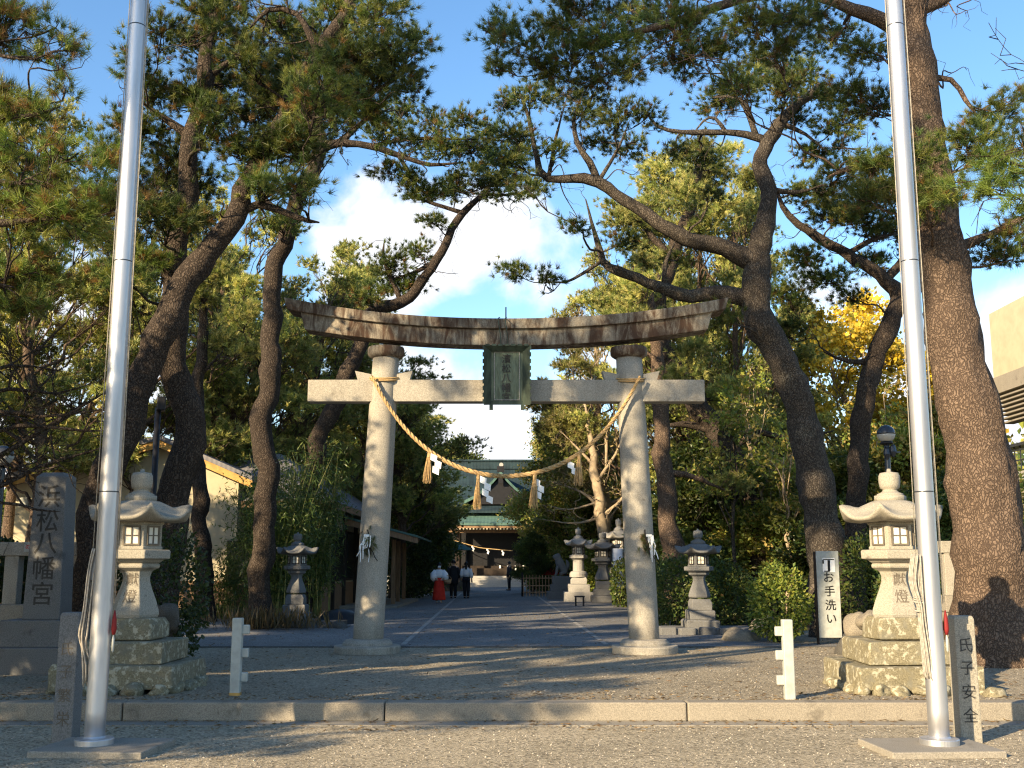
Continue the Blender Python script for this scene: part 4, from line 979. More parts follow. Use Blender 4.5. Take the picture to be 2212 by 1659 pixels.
# small green roofed pavilion
c = at(980, 1190, 62); t = thing('green_pavilion', 'small open pavilion with a pale turquoise roof beside the main hall', 'pavilion', (c[0], 62, UP))
zt = at(985, 1170, 62)[2]; ze = at(985, 1188, 62)[2]; mb = MB(); xl, xr = at(933, 1188, 62)[0] - c[0], at(1024, 1188, 62)[0] - c[0]
V = [(xl, -1.2, ze - UP), (xr, -1.2, ze - UP), (xr, 1.2, ze - UP), (xl, 1.2, ze - UP), (-.25, 0, zt - UP), (.25, 0, zt - UP)]
mb.add(V, [(0, 1, 5, 4), (1, 2, 5), (2, 3, 4, 5), (3, 0, 4), (3, 2, 1, 0)]); mb.build('roof', MAT['copperl'], t, local=True)
for x in (xl + .3, xr - .3):
    for y in (-.9, .9): mb = MB(); box(mb, (x, y, (ze - UP) / 2), (.13, .13, ze - UP)); mb.build('post', MAT['darkwood'], t, local=True)
mb = MB(); box(mb, (0, .5, .45), (1.8, .7, .9)); mb.build('water_basin', MAT['darkstone'], t, local=True)

# guardian dog, bamboo fence, red canopy, banners
c = at(1213, 1285, 48); t = thing('guardian_dog_statue', 'grey stone guardian dog seated on a stepped pedestal', 'statue', (c[0], 48, UP))
mb = MB(); box(mb, (0, 0, .17), (1.25, 1.1, .34)); box(mb, (0, 0, .48), (.98, .9, .28)); box(mb, (0, 0, .80), (.80, .76, .38)); mb.build('pedestal', MAT['greystone'], t, local=True, bevel=.015)
me = bpy.data.meshes.new('dog'); vs = [(.16, 0, 1.22), (.05, 0, 1.38), (-.10, 0, 1.62), (-.17, 0, 1.82), (-.30, 0, 1.80), (-.36, 0, 1.76), (-.14, -.13, 1.45), (-.20, -.13, 1.2), (-.24, -.13, 1.02), (-.31, -.13, 1.0), (-.14, .13, 1.45), (-.20, .13, 1.2), (-.24, .13, 1.02), (-.31, .13, 1.0), (.14, -.17, 1.14), (-.06, -.18, 1.10), (.0, -.18, 1.01), (-.10, -.18, 1.0), (.14, .17, 1.14), (-.06, .18, 1.10), (.0, .18, 1.01), (-.10, .18, 1.0), (.27, 0, 1.25), (.30, 0, 1.5), (.22, 0, 1.68), (-.12, -.10, 1.93), (-.12, .10, 1.93)]
ed = [(0, 1), (1, 2), (2, 3), (3, 4), (4, 5), (2, 6), (6, 7), (7, 8), (8, 9), (2, 10), (10, 11), (11, 12), (12, 13), (0, 14), (14, 15), (15, 16), (16, 17), (0, 18), (18, 19), (19, 20), (20, 21), (0, 22), (22, 23), (23, 24), (3, 25), (3, 26)]
rad = [.19, .20, .19, .17, .11, .08] + [.09, .07, .06, .055] * 2 + [.13, .09, .06, .05] * 2 + [.07, .09, .04, .05, .05]
def skinned(name, vs, ed, rad, mat, parent, rootv=0, sub=1):
    me = bpy.data.meshes.new(name); me.from_pydata(vs, ed, []); o = bpy.data.objects.new(name, me); COL.objects.link(o); me.materials.append(mat); o.parent = parent
    o.modifiers.new('skin', 'SKIN').use_smooth_shade = True
    for i, r_ in enumerate(rad):
        q = me.skin_vertices[0].data[i]; q.radius = (r_, r_) if not hasattr(r_, '__len__') else r_; q.use_root = (i == rootv)
    if sub: m = o.modifiers.new('sub', 'SUBSURF'); m.levels = sub; m.render_levels = sub
    return o
skinned('dog', vs, ed, rad, MAT['greystone'], t)
c = at(1165, 1278, 52); t = thing('lattice_fence', 'short bamboo lattice fence left of the guardian dog', 'fence', (c[0], 52, UP))
mb = MB()
for i in range(11): tube(mb, [(-.75 + i * .15, 0, 0), (-.75 + i * .15, 0, 1.0)], .02, 6)
for z in (.2, .5, .85): tube(mb, [(-.8, -.02, z), (.8, -.02, z)], .022, 6)
mb.build('lattice', MAT['tan'], t, local=True)
for x in (-.8, .8): mb = MB(); tube(mb, [(x, 0, 0), (x, 0, 1.12)], .045, 10); mb.build('post', MAT['darkwood'], t, True, local=True)
c = at(1178, 1225, 58); t = thing('red_canopy', 'red canopy half hidden behind the guardian dog', 'canopy', (c[0], 58, UP)); zc = c[2] - UP
mb = MB(); lathe(mb, (0, 0, zc - .1), [(1.5, -.28), (1.48, -.24), (.9, .05), (.3, .2), (.02, .24)], 16); mb.build('cover', MAT['red'], t, local=True)
mb = MB(); tube(mb, [(0, 0, 0), (0, 0, zc)], .04, 8); mb.build('pole', MAT['darkwood'], t, True, local=True)
for px, Yb, lab in ((1322, 43, 'white fortune paper banner beside the brownish lantern'),):
    c = at(px, 1240, Yb); t = thing('banner', lab, 'banner', (c[0], Yb, UP)); mb = MB(); tube(mb, [(0, 0, 0), (0, 0, 2.2)], .03, 8); mb.build('pole', MAT['black'], t, True, local=True)
    mb = MB(); xs = np.linspace(0, .42, 9); loft(mb, [np.array([(x, .03 * math.sin(x * 14), .55), (x, .03 * math.sin(x * 14) + .01, .55), (x, .03 * math.sin(x * 14 + .6) + .01, 2.1), (x, .03 * math.sin(x * 14 + .6), 2.1)]) for x in xs]); mb.build('cloth', MAT['clothw'], t, True, local=True)

# ================================================================== concrete building at the right edge
t = thing('concrete_building', 'cream concrete building with louvred eaves at the right edge', 'building', (25, 40, UP))
bx = at(2140, 800, 45)[0]; zt = at(2140, 818, 45)[2]
mb = MB(); box(mb, (bx + 6.2, 39, zt - .35), (12.4, 12.4, .7)); mb.build('parapet', MAT['concrete'], t)
mb = MB(); c = at(2160, 740, 44.5); z2 = at(2150, 676, 44.8)[2]; box(mb, (bx + 2.1, 41.5, (zt + z2) / 2), (4.0, 7, z2 - zt)); mb.build('stair_tower', MAT['cream'], t)
mb = MB(); box(mb, (bx + 6.7, 38.8, zt / 2 - .35), (11.0, 11, zt - .7)); mb.build('wall', MAT['cream'], t)
mb = MB()
for i in range(7): box(mb, (bx + .6, 39, zt - .85 - i * .17), (1.1 - i * .1, 12.2, .07))
for i in range(7): box(mb, (bx + .6, 39, zt - 4.85 - i * .17), (1.1 - i * .08, 12.2, .07))
mb.build('eave_louvre', MAT['concrete'], t)
mb = MB()
for z in (zt - 3.0, zt - 6.6): box(mb, (bx + .25, 39, z), (.8, 12, .12)); 
for i in range(24): box(mb, (bx + .0, 33.4 + i * .5, zt - 3.5), (.04, .04, 1.0))
for z in (zt - 3.2, zt - 3.6, zt - 4.0): box(mb, (bx, 39, z), (.05, 12, .05))
mb.build('balcony_railing', MAT['globeb'], t)
mb = MB(); box(mb, (bx + .3, 39, zt - 4.3), (1.3, 12.1, .4)); mb.build('balcony_slab', MAT['palestone'], t)
for i in range(4):
    for z in (zt - 3.0, zt - 6.8): mb = MB(); box(mb, (bx + 1.18, 43 - i * 2.8, z), (.06, 2.0, 1.9)); mb.build('window', MAT['glassd'], t)

# ================================================================== people
def person(label, loc, h, face, arms, legs, lean=0.0):
    """joints in units of the standing height; face is the yaw the person looks along (0 = away from the camera)"""
    t = thing('person', label, 'person', loc, face); k = h
    sk = dict(pel=(0, 0, .53), sp=(0, lean * .5, .62), ch=(0, lean, .74), nk=(0, lean, .83), hb=(0, lean + .005, .87), hd=(0, lean + .01, .92), tp=(0, lean + .005, .965), ns=(0, lean + .072, .912))
    rd = dict(pel=.075, sp=.068, ch=.078, nk=.032, hb=.045, hd=.058, tp=.04, ns=.012); E = [('pel', 'sp'), ('sp', 'ch'), ('ch', 'nk'), ('nk', 'hb'), ('hb', 'hd'), ('hd', 'tp'), ('hd', 'ns')]
    for s, nm in ((-1, 'l'), (1, 'r')):
        el, ha = arms[0 if s < 0 else 1]; kn, an = legs[0 if s < 0 else 1]
        sk['sh' + nm] = (s * .105, lean, .80); sk['el' + nm] = el; sk['ha' + nm] = ha; rd['sh' + nm], rd['el' + nm], rd['ha' + nm] = .038, .028, .02
        sk['hip' + nm] = (s * .05, 0, .50); sk['kn' + nm] = kn; sk['an' + nm] = an; sk['to' + nm] = (an[0], an[1] + .09, .018); rd['hip' + nm], rd['kn' + nm], rd['an' + nm], rd['to' + nm] = .055, .036, .024, .022
        E += [('ch', 'sh' + nm), ('sh' + nm, 'el' + nm), ('el' + nm, 'ha' + nm), ('pel', 'hip' + nm), ('hip' + nm, 'kn' + nm), ('kn' + nm, 'an' + nm), ('an' + nm, 'to' + nm)]
        d = nrm(np.array(ha) - np.array(el))
        for f in range(5):
            o_ = np.array(((f - 2) * .008, (.012 if f == 0 else 0), 0)); L_ = (.03, .05, .055, .05, .042)[f]
            sk[f'f{f}{nm}'] = tuple(np.array(ha) + d * .035 + o_ * 1.2); sk[f'g{f}{nm}'] = tuple(np.array(ha) + d * (.035 + L_) + o_ * 1.5 + np.array((0, .012, 0))); rd[f'f{f}{nm}'] = .007; rd[f'g{f}{nm}'] = .0045
            E += [('ha' + nm, f'f{f}{nm}'), (f'f{f}{nm}', f'g{f}{nm}')]
    ks = list(sk); ix = {a: i for i, a in enumerate(ks)}
    skinned('body', [tuple(k * q for q in sk[a]) for a in ks], [(ix[a], ix[b]) for a, b in E], [k * rd[a] for a in ks], MAT['skin'], t)
    return t, sk
def garment(t, name, mat, h, rings):
    """rings: (x, y, z, rx, ry) in height units"""
    mb = MB(); a = np.arange(20) / 20 * 2 * math.pi
    loft(mb, [np.stack([h * (x + rx * np.cos(a)), h * (y + ry * np.sin(a)), np.full(20, h * z)], 1) for x, y, z, rx, ry in rings]); return mb.build(name, MAT[mat], t, True, local=True)
def sleeve(t, mat, h, pts, rr, name='sleeve'):
    mb = MB(); tube(mb, np.array(pts) * h, np.array(rr) * h, 12); return mb.build(name, MAT[mat], t, True, local=True)
def hair(t, h, c, r, tail=None):
    mb = MB(); lathe(mb, tuple(np.array(c) * h), [(r * h * math.cos(a), r * h * math.sin(a) * 1.12) for a in np.linspace(-.25, 1.55, 9)], 16)
    if tail: tube(mb, np.array(tail) * h, [.03 * h, .034 * h, .03 * h, .012 * h], 10)
    return mb.build('hair', MAT['hair'], t, True, local=True)
def pants(t, mat, h, legs, flare=1.0):
    garment(t, 'trousers', mat, h, [(0, 0, .60, .085, .07), (0, 0, .53, .10, .08), (0, 0, .46, .105, .082)])
    for s, (kn, an) in zip((-1, 1), legs): sleeve(t, mat, h, [(s * .05, 0, .52), (s * .05, 0, .46), kn, (an[0], an[1], .06)], [.062, .06, .046 * flare, .038 * flare], 'trouser_leg')
    for s, (kn, an) in zip((-1, 1), legs):
        mb = MB(); q = np.array(((an[0], an[1] + .03, .02),)) * h; box(mb, q[0], (.05 * h, .14 * h, .04 * h)); mb.build('shoe', MAT['black'], t, local=True, bevel=.01)
PI = math.pi
# shrine attendant
p = ground(948, 1302); h = 1.56
arms = (((-.17, .05, .66), (-.09, .13, .60)), ((.17, .05, .66), (.10, .13, .60))); legs = (((-.05, .03, .27), (-.05, .0, .04)), ((.05, -.02, .27), (.05, -.05, .04)))
t, sk = person('person walking in a white kimono top and bright red hakama carrying a tan basket', p, h, PI + .15, arms, legs)
garment(t, 'hakama', 'hakama', h, [(0, 0, .64, .085, .07), (0, 0, .55, .11, .09), (0, .01, .35, .14, .12), (0, .01, .12, .165, .14), (0, .01, .075, .165, .14)])
garment(t, 'kimono_top', 'clothw', h, [(0, 0, .62, .10, .085), (0, 0, .70, .115, .09), (0, 0, .78, .115, .08), (0, 0, .825, .07, .05)])
for s in (-1, 1): sleeve(t, 'clothw', h, [(s * .09, 0, .79), (s * .15, .03, .70), (s * .15, .08, .63), (s * .11, .12, .59)], [.055, .075, .085, .08])
hair(t, h, (0, .005, .925), .064, [(0, -.05, .93), (0, -.075, .85), (0, -.08, .75), (0, -.085, .66)])
mb = MB(); box(mb, np.array((0, .068, .893)) * h, (.07 * h, .02 * h, .045 * h)); mb.build('face_mask', MAT['paper'], t, local=True, bevel=.01)
for s in (-1, 1): mb = MB(); box(mb, np.array((s * .05, -.0, .03)) * h, (.05 * h, .13 * h, .035 * h)); mb.build('white_sock', MAT['paper'], t, local=True, bevel=.01)
bk = thing('basket', 'tan wicker basket held by the attendant in red hakama', 'basket', (p[0] + .34, p[1] - .18, UP + .74))
mb = MB(); lathe(mb, (0, 0, 0), [(.10, 0), (.14, .03), (.16, .16), (.15, .165), (.13, .05), (.02, .04)], 16); mb.build('bowl', MAT['tan'], bk, True, local=True)
mb = MB(); a = np.linspace(0, PI, 14); tube(mb, np.stack([.15 * np.cos(a), 0 * a, .16 + .15 * np.sin(a)], 1), .01, 6); mb.build('handle', MAT['tan'], bk, True, local=True)
# person in a long dark coat, seen from behind
p = ground(979, 1292); h = 1.70; std = (((-.05, .01, .27), (-.05, 0, .04)), ((.05, .0, .27), (.055, -.01, .04))); hang = (((-.145, -.01, .64), (-.14, .03, .50)), ((.145, -.01, .64), (.14, .03, .50)))
t, sk = person('person in a long dark coat walking away beside the white blouse', p, h, .05, hang, std); pants(t, 'clothb', h, std)
garment(t, 'coat', 'clothb', h, [(0, 0, .36, .135, .10), (0, 0, .50, .125, .095), (0, 0, .65, .105, .085), (0, 0, .78, .115, .075), (0, 0, .83, .06, .045)])
for s in (-1, 1): sleeve(t, 'clothb', h, [(s * .10, 0, .79), (s * .145, -.01, .64), (s * .14, .03, .52)], [.05, .042, .036])
hair(t, h, (0, .0, .92), .066)
# person in white blouse and black trousers
p = ground(1007, 1292); h = 1.62; stp = (((-.05, .03, .27), (-.05, .07, .04)), ((.05, .0, .27), (.06, -.07, .045))); hang2 = (((-.14, -.02, .65), (-.13, .06, .53)), ((.15, -.03, .64), (.15, .0, .50)))
t, sk = person('person with black hair in a white blouse and black trousers, walking away', p, h, -.1, hang2, stp); pants(t, 'clothb', h, stp)
garment(t, 'blouse', 'clothw', h, [(0, 0, .585, .092, .078), (0, 0, .68, .10, .08), (0, 0, .78, .11, .072), (0, 0, .83, .06, .045)])
for s, q in ((-1, hang2[0]), (1, hang2[1])): sleeve(t, 'clothw', h, [(s * .10, 0, .79), q[0], tuple(np.array(q[0]) * .4 + np.array(q[1]) * .6)], [.05, .046, .038])
hair(t, h, (0, .0, .92), .066, [(0, -.03, .92), (0, -.055, .86), (0, -.06, .80), (0, -.06, .77)])
# person in a dark suit near the steps
p = ground(1100, 1275); h = 1.68
t, sk = person('person in a dark suit standing near the hall steps, right of the others', p, h, PI / 2 + .3, hang, std); pants(t, 'clothb', h, std)
garment(t, 'jacket', 'clothb', h, [(0, 0, .47, .115, .09), (0, 0, .60, .105, .085), (0, 0, .78, .115, .075), (0, 0, .835, .05, .04)])
for s in (-1, 1): sleeve(t, 'clothb', h, [(s * .10, 0, .79), (s * .145, -.01, .64), (s * .14, .03, .52)], [.05, .042, .036])
hair(t, h, (0, -.004, .93), .063)

# ================================================================== the old pines measured from the photograph
YG = np.array([(.36, .36, .11), (.26, .30, .08), (.43, .40, .14), (.16, .20, .055)])  # needle colours raised to paint sunlight onto the pines behind
hero('pine_tree', 'dark pine leaning right behind the left flagpole, crossing another trunk', 17.0,
     [(185, 1330, 84), (205, 1110, 78), (262, 950, 76), (318, 800, 78), (362, 680, 80), (430, 575, 66), (500, 470, 56), (545, 380, 50), (610, 250, 44), (690, 110, 40), (765, -10, 34), (800, -120, 20)],
     [[(500, 470, 30), (560, 440, 22), (640, 470, 18), (690, 480, 12)], [(690, 110, 22), (640, 30, 18), (580, 20, 14), (540, 60, 10)], [(610, 250, 24), (720, 215, 20), (820, 190, 14), (880, 150, 10)]],
     [(560, 190, 120, 80), (660, 150, 110, 80), (760, 190, 110, 75), (840, 120, 85, 60), (700, 80, 110, 60), (610, 60, 80, 50), (820, 40, 90, 50), (900, 90, 50, 40), (700, 250, 90, 55), (600, 320, 90, 50), (510, 330, 80, 50), (540, 260, 100, 50),
      (620, 220, 100, 60), (800, 250, 70, 45), (560, 400, 60, 40), (640, 400, 70, 40), (740, 20, 90, 50), (880, 200, 50, 35), (520, 130, 70, 50), (640, 300, 80, 45), (760, 120, 100, 60), (690, 190, 100, 60), (850, 170, 70, 50)], mat='bark', dens=115)
hero('pine_tree', 'dark pine rising straight up behind the left flagpole, left of the torii', 17.8,
     [(352, 1330, 80), (368, 1110, 84), (408, 960, 80), (385, 820, 76), (370, 700, 74), (382, 560, 62), (400, 420, 54), (418, 300, 50), (442, 170, 46), (462, 40, 40), (478, -90, 30)],
     [[(400, 420, 26), (330, 440, 20), (260, 470, 14)], [(418, 300, 24), (350, 250, 18), (290, 210, 12)], [(442, 170, 22), (500, 130, 16), (560, 100, 10)], [(382, 560, 24), (310, 560, 16), (250, 590, 10)]],
     [(300, 140, 55, 50), (400, 90, 70, 50), (350, 60, 60, 40), (340, 210, 80, 50), (420, 210, 80, 50), (300, 290, 90, 55), (390, 330, 80, 50), (240, 330, 70, 50), (460, 250, 70, 50), (330, 390, 80, 45), (260, 420, 80, 45), (440, 400, 60, 40), (350, 470, 90, 45), (270, 520, 80, 45),
      (470, 60, 60, 40), (430, 20, 80, 40), (500, 30, 60, 40), (540, 90, 60, 40), (450, 150, 70, 40), (330, 570, 70, 40), (430, 480, 60, 35), (250, 600, 60, 40), (480, 190, 60, 40)], mat='bark', dens=115)
hero('pine_tree', 'slender pine with a bare sinuous trunk rising out of the bamboo clump', 26.0,
     [(562, 1300, 60), (566, 1180, 58), (578, 1050, 56), (566, 930, 58), (578, 840, 54), (588, 760, 52), (585, 660, 50), (598, 570, 46), (630, 470, 44), (662, 390, 42), (692, 320, 38), (688, 260, 30), (700, 190, 22)],
     [[(692, 320, 28), (735, 308, 24), (800, 315, 20), (860, 335, 16), (930, 355, 12), (1000, 350, 8)], [(735, 308, 16), (790, 260, 12), (850, 230, 8)], [(860, 335, 12), (900, 400, 9), (940, 430, 6)], [(630, 470, 26), (580, 440, 22), (560, 400, 16)], [(800, 315, 12), (880, 300, 11), (960, 300, 9), (1030, 300, 7)]],
     [(830, 290, 60, 40), (900, 310, 55, 35), (960, 320, 60, 35), (1020, 330, 60, 40), (1080, 350, 60, 45), (1060, 290, 50, 40), (870, 390, 55, 35), (930, 420, 55, 30), (830, 360, 45, 30), (1120, 320, 40, 40), (990, 390, 50, 28), (720, 230, 60, 40), (780, 240, 55, 40), (690, 290, 60, 40), (940, 270, 50, 35), (1060, 400, 60, 28), (650, 340, 60, 40), (880, 240, 50, 35), (1000, 260, 50, 35), (1110, 390, 50, 30), (600, 480, 60, 40)], mat='bark', dens=75, spread=.8)
hero('pine_tree', 'leaning pine whose long bare limb curves up to the right behind the torii', 31.0,
     [(655, 1130, 50), (690, 950, 46), (735, 850, 44), (775, 750, 40), (800, 680, 36), (865, 652, 32), (905, 620, 28), (940, 565, 25), (970, 510, 23), (1000, 460, 20), (1040, 420, 15), (1080, 375, 11), (1100, 330, 7)],
     [[(940, 565, 14), (890, 590, 10), (850, 600, 7)], [(1000, 460, 12), (940, 440, 10), (880, 420, 8)], [(1040, 420, 9), (1100, 420, 7), (1160, 410, 5)], [(865, 652, 14), (830, 560, 10), (830, 520, 7)]],
     [(850, 575, 50, 42), (830, 625, 40, 30), (900, 545, 40, 26), (880, 620, 45, 30), (1090, 420, 50, 22), (1040, 370, 40, 24), (930, 480, 40, 24), (880, 425, 45, 22), (1150, 400, 40, 22), (980, 410, 45, 24), (790, 640, 40, 30)], mat='bark', dens=70, spread=.5)
hero('pine_tree', 'great sinuous pine behind the signboard, its bare limbs reaching left over the torii', 23.0,
     [(1800, 1370, 104), (1786, 1200, 100), (1768, 1080, 94), (1745, 960, 84), (1720, 850, 80), (1680, 760, 78), (1638, 690, 82), (1632, 620, 80), (1640, 550, 66), (1652, 480, 54), (1660, 410, 46), (1642, 360, 42), (1660, 300, 40), (1700, 248, 30), (1745, 210, 22), (1770, 180, 12)],
     [[(1620, 560, 52), (1560, 535, 46), (1490, 515, 42), (1425, 485, 38), (1370, 445, 34), (1315, 405, 32), (1260, 385, 28), (1185, 385, 22), (1160, 340, 16), (1140, 250, 12), (1120, 190, 8)],
      [(1610, 640, 44), (1550, 632, 40), (1490, 640, 36), (1430, 622, 32), (1380, 600, 28), (1335, 585, 26), (1300, 562, 22), (1285, 500, 12), (1265, 430, 9)],
      [(1300, 400, 20), (1275, 350, 20), (1245, 310, 15), (1240, 260, 12), (1260, 200, 8)], [(1655, 300, 22), (1610, 290, 20), (1570, 285, 17), (1520, 285, 16), (1470, 285, 13), (1420, 272, 10), (1395, 240, 6)], [(1640, 265, 18), (1600, 215, 14), (1540, 210, 10)],
      [(1180, 385, 12), (1200, 300, 9), (1225, 210, 6)], [(1300, 385, 12), (1330, 330, 9), (1360, 260, 6)], [(1690, 270, 14), (1740, 290, 10), (1790, 330, 8)], [(1430, 620, 14), (1440, 560, 12), (1460, 520, 9)], [(1570, 285, 10), (1545, 255, 9), (1520, 260, 7), (1490, 300, 6)], [(1300, 560, 9), (1220, 610, 7), (1160, 600, 5)], [(1660, 420, 16), (1720, 415, 12), (1780, 400, 9)]],
     [(1110, 290, 50, 40), (1140, 210, 50, 40), (1090, 230, 40, 30), (1210, 200, 55, 35), (1260, 240, 55, 40), (1330, 250, 55, 45), (1300, 310, 45, 35), (1360, 320, 45, 35), (1400, 250, 45, 35), (1110, 590, 55, 24), (1180, 600, 40, 18), (1200, 330, 35, 28), (1450, 330, 40, 24), (1540, 230, 60, 40), (1610, 190, 70, 45), (1690, 190, 70, 45), (1770, 210, 70, 45), (1820, 270, 70, 45),
      (1770, 330, 65, 40), (1830, 370, 70, 40), (1780, 420, 60, 35), (1500, 350, 45, 24), (1720, 260, 50, 34), (1530, 420, 40, 22), (1470, 560, 45, 24), (1560, 690, 50, 30), (1650, 140, 70, 45), (1740, 150, 70, 40), (1240, 490, 40, 24), (1350, 520, 50, 26), (1090, 350, 50, 30), (1130, 400, 50, 22)], mat='barkg', dens=95, spread=.9)
hero('pine_tree', 'pine bending left at the top just behind the right flagpole', 26.5,
     [(1848, 1330, 56), (1850, 1100, 54), (1862, 900, 52), (1890, 780, 50), (1930, 680, 48), (1942, 640, 46), (1915, 605, 36), (1830, 548, 30), (1780, 520, 26), (1725, 485, 22), (1690, 445, 14), (1680, 410, 8)],
     [[(1915, 605, 24), (1960, 540, 20), (1930, 450, 14)], [(1830, 548, 16), (1880, 520, 14), (1950, 500, 10)], [(1890, 780, 18), (1830, 780, 12), (1780, 760, 8)]],
     [(1860, 470, 75, 50), (1800, 460, 60, 45), (1920, 500, 60, 45), (1880, 570, 55, 30), (1780, 600, 60, 35), (1700, 640, 60, 40), (1840, 640, 40, 22), (1720, 560, 55, 35), (1890, 410, 70, 45), (1950, 420, 50, 45), (1690, 710, 50, 30), (1740, 420, 50, 34)], mat='bark', dens=105, spread=.9)
hero('pine_tree', 'huge thick trunked pine with scaly reddish bark at the right edge', 16.8,
     [(2150, 1415, 196), (2146, 1330, 172), (2140, 1200, 156), (2122, 1040, 146), (2096, 900, 132), (2066, 760, 120), (2046, 640, 114), (2030, 520, 108), (2012, 400, 100), (1992, 260, 90), (1974, 110, 84), (1962, 0, 78), (1955, -150, 60)],
     [[(1950, 80, 40), (1900, 40, 36), (1840, 20, 30), (1760, -10, 26), (1640, -10, 24), (1560, 10, 22), (1480, 40, 20), (1400, 62, 18), (1330, 78, 14), (1250, 95, 10)], [(1985, 20, 40), (2050, -12, 30), (2120, -60, 20)], [(2020, 172, 16), (2055, 172, 14), (2085, 215, 12), (2112, 250, 8)], [(2075, 530, 24), (2140, 505, 18), (2210, 470, 14), (2260, 440, 8)], [(1990, 390, 26), (1920, 350, 24), (1840, 362, 16), (1790, 380, 9)], [(2030, 410, 20), (2000, 440, 14), (1950, 470, 10)]],
     [(1085, 70, 50, 45), (1130, 95, 65, 50), (1200, 60, 80, 50), (1240, 130, 75, 50), (1310, 95, 80, 55), (1180, 155, 65, 40), (1370, 140, 75, 45), (1440, 85, 80, 50), (1500, 40, 75, 45), (1290, 190, 60, 38), (1420, 30, 80, 40), (1070, 150, 40, 30), (1560, 110, 70, 45), (1620, 50, 80, 45), (1680, 100, 80, 45), (1740, 50, 70, 45), (1800, 90, 70, 45), (1340, 30, 80, 40), (1240, 15, 80, 35), (1860, 110, 60, 45), (1580, 180, 60, 35), (1480, 160, 55, 35), (1690, 30, 80, 40), (1830, 200, 60, 45), (1880, 230, 50, 50),
      (2100, 290, 75, 45, -1), (2160, 240, 65, 45, 0), (2200, 300, 60, 50, 0), (2140, 330, 70, 40, -1), (1990, 330, 70, 45, -1.3), (2040, 400, 60, 45, -1.4), (1960, 400, 60, 50, -1.3), (2000, 450, 65, 35, -1.4), (1890, 350, 70, 40, -1), (1870, 420, 60, 40, -1), (2150, 540, 60, 36, 0), (2200, 500, 50, 40, 0), (2190, 560, 40, 40, 0), (2210, 200, 40, 40, 1)], mat='barkr', dens=110, spread=.7, seg=28, thick=.95, wig=.12)
hero('pine_tree', 'dark pine leaning over behind the right torii pillar, a low bare limb to its right', 33.0,
     [(1640, 1230, 56), (1600, 1020, 58), (1545, 930, 56), (1490, 850, 54), (1440, 770, 52), (1420, 700, 48), (1425, 640, 44), (1450, 560, 40), (1480, 480, 34), (1500, 400, 26), (1520, 330, 18)],
     [[(1570, 960, 22), (1640, 935, 18), (1720, 950, 14), (1800, 930, 8)], [(1545, 930, 22), (1470, 915, 16), (1420, 930, 10)], [(1450, 560, 20), (1400, 500, 16), (1360, 450, 10)], [(1480, 480, 18), (1560, 450, 14), (1620, 430, 9)]],
     [(1480, 420, 60, 36), (1540, 380, 60, 36), (1420, 380, 60, 36), (1500, 320, 60, 36), (1580, 440, 60, 34), (1400, 450, 60, 34), (1560, 330, 50, 30), (1340, 480, 60, 34), (1620, 390, 50, 34), (1440, 500, 60, 30), (1530, 490, 55, 30), (1460, 620, 50, 30), (1380, 650, 55, 32), (1500, 760, 50, 30), (1540, 860, 50, 30), (1390, 560, 50, 30)], mat='bark', pal=YG, palp=None, dens=70)
hero('pine_tree', 'pine trunk with warm brown bark just right of the right torii pillar', 30.0,
     [(1465, 1290, 58), (1452, 1180, 54), (1440, 1080, 50), (1432, 980, 46), (1425, 880, 40), (1418, 780, 34), (1410, 690, 26), (1400, 610, 16)],
     [[(1440, 1010, 20), (1500, 1030, 14), (1570, 1060, 9)], [(1425, 880, 16), (1480, 830, 10)], [(1418, 780, 14), (1370, 740, 9)]],
     [(1400, 620, 60, 34), (1350, 680, 55, 32), (1440, 700, 50, 30), (1480, 810, 50, 30), (1370, 760, 50, 28), (1580, 1050, 50, 28), (1330, 610, 55, 32)], mat='barkr', pal=YG, palp=None, dens=70)
hero('pine_tree', 'plain dark trunk standing behind the left stone lantern before the cream house', 29.0,
     [(447, 1338, 44), (438, 1200, 42), (432, 1080, 40), (425, 950, 36), (430, 820, 32), (440, 700, 26), (450, 600, 16)],
     [[(430, 820, 14), (480, 760, 9)]], [(480, 740, 50, 32), (440, 640, 60, 36), (520, 680, 55, 32), (470, 590, 60, 34), (400, 720, 50, 30), (530, 620, 50, 30), (540, 760, 50, 30)], mat='bark', pal=YG, palp=None, dens=75)
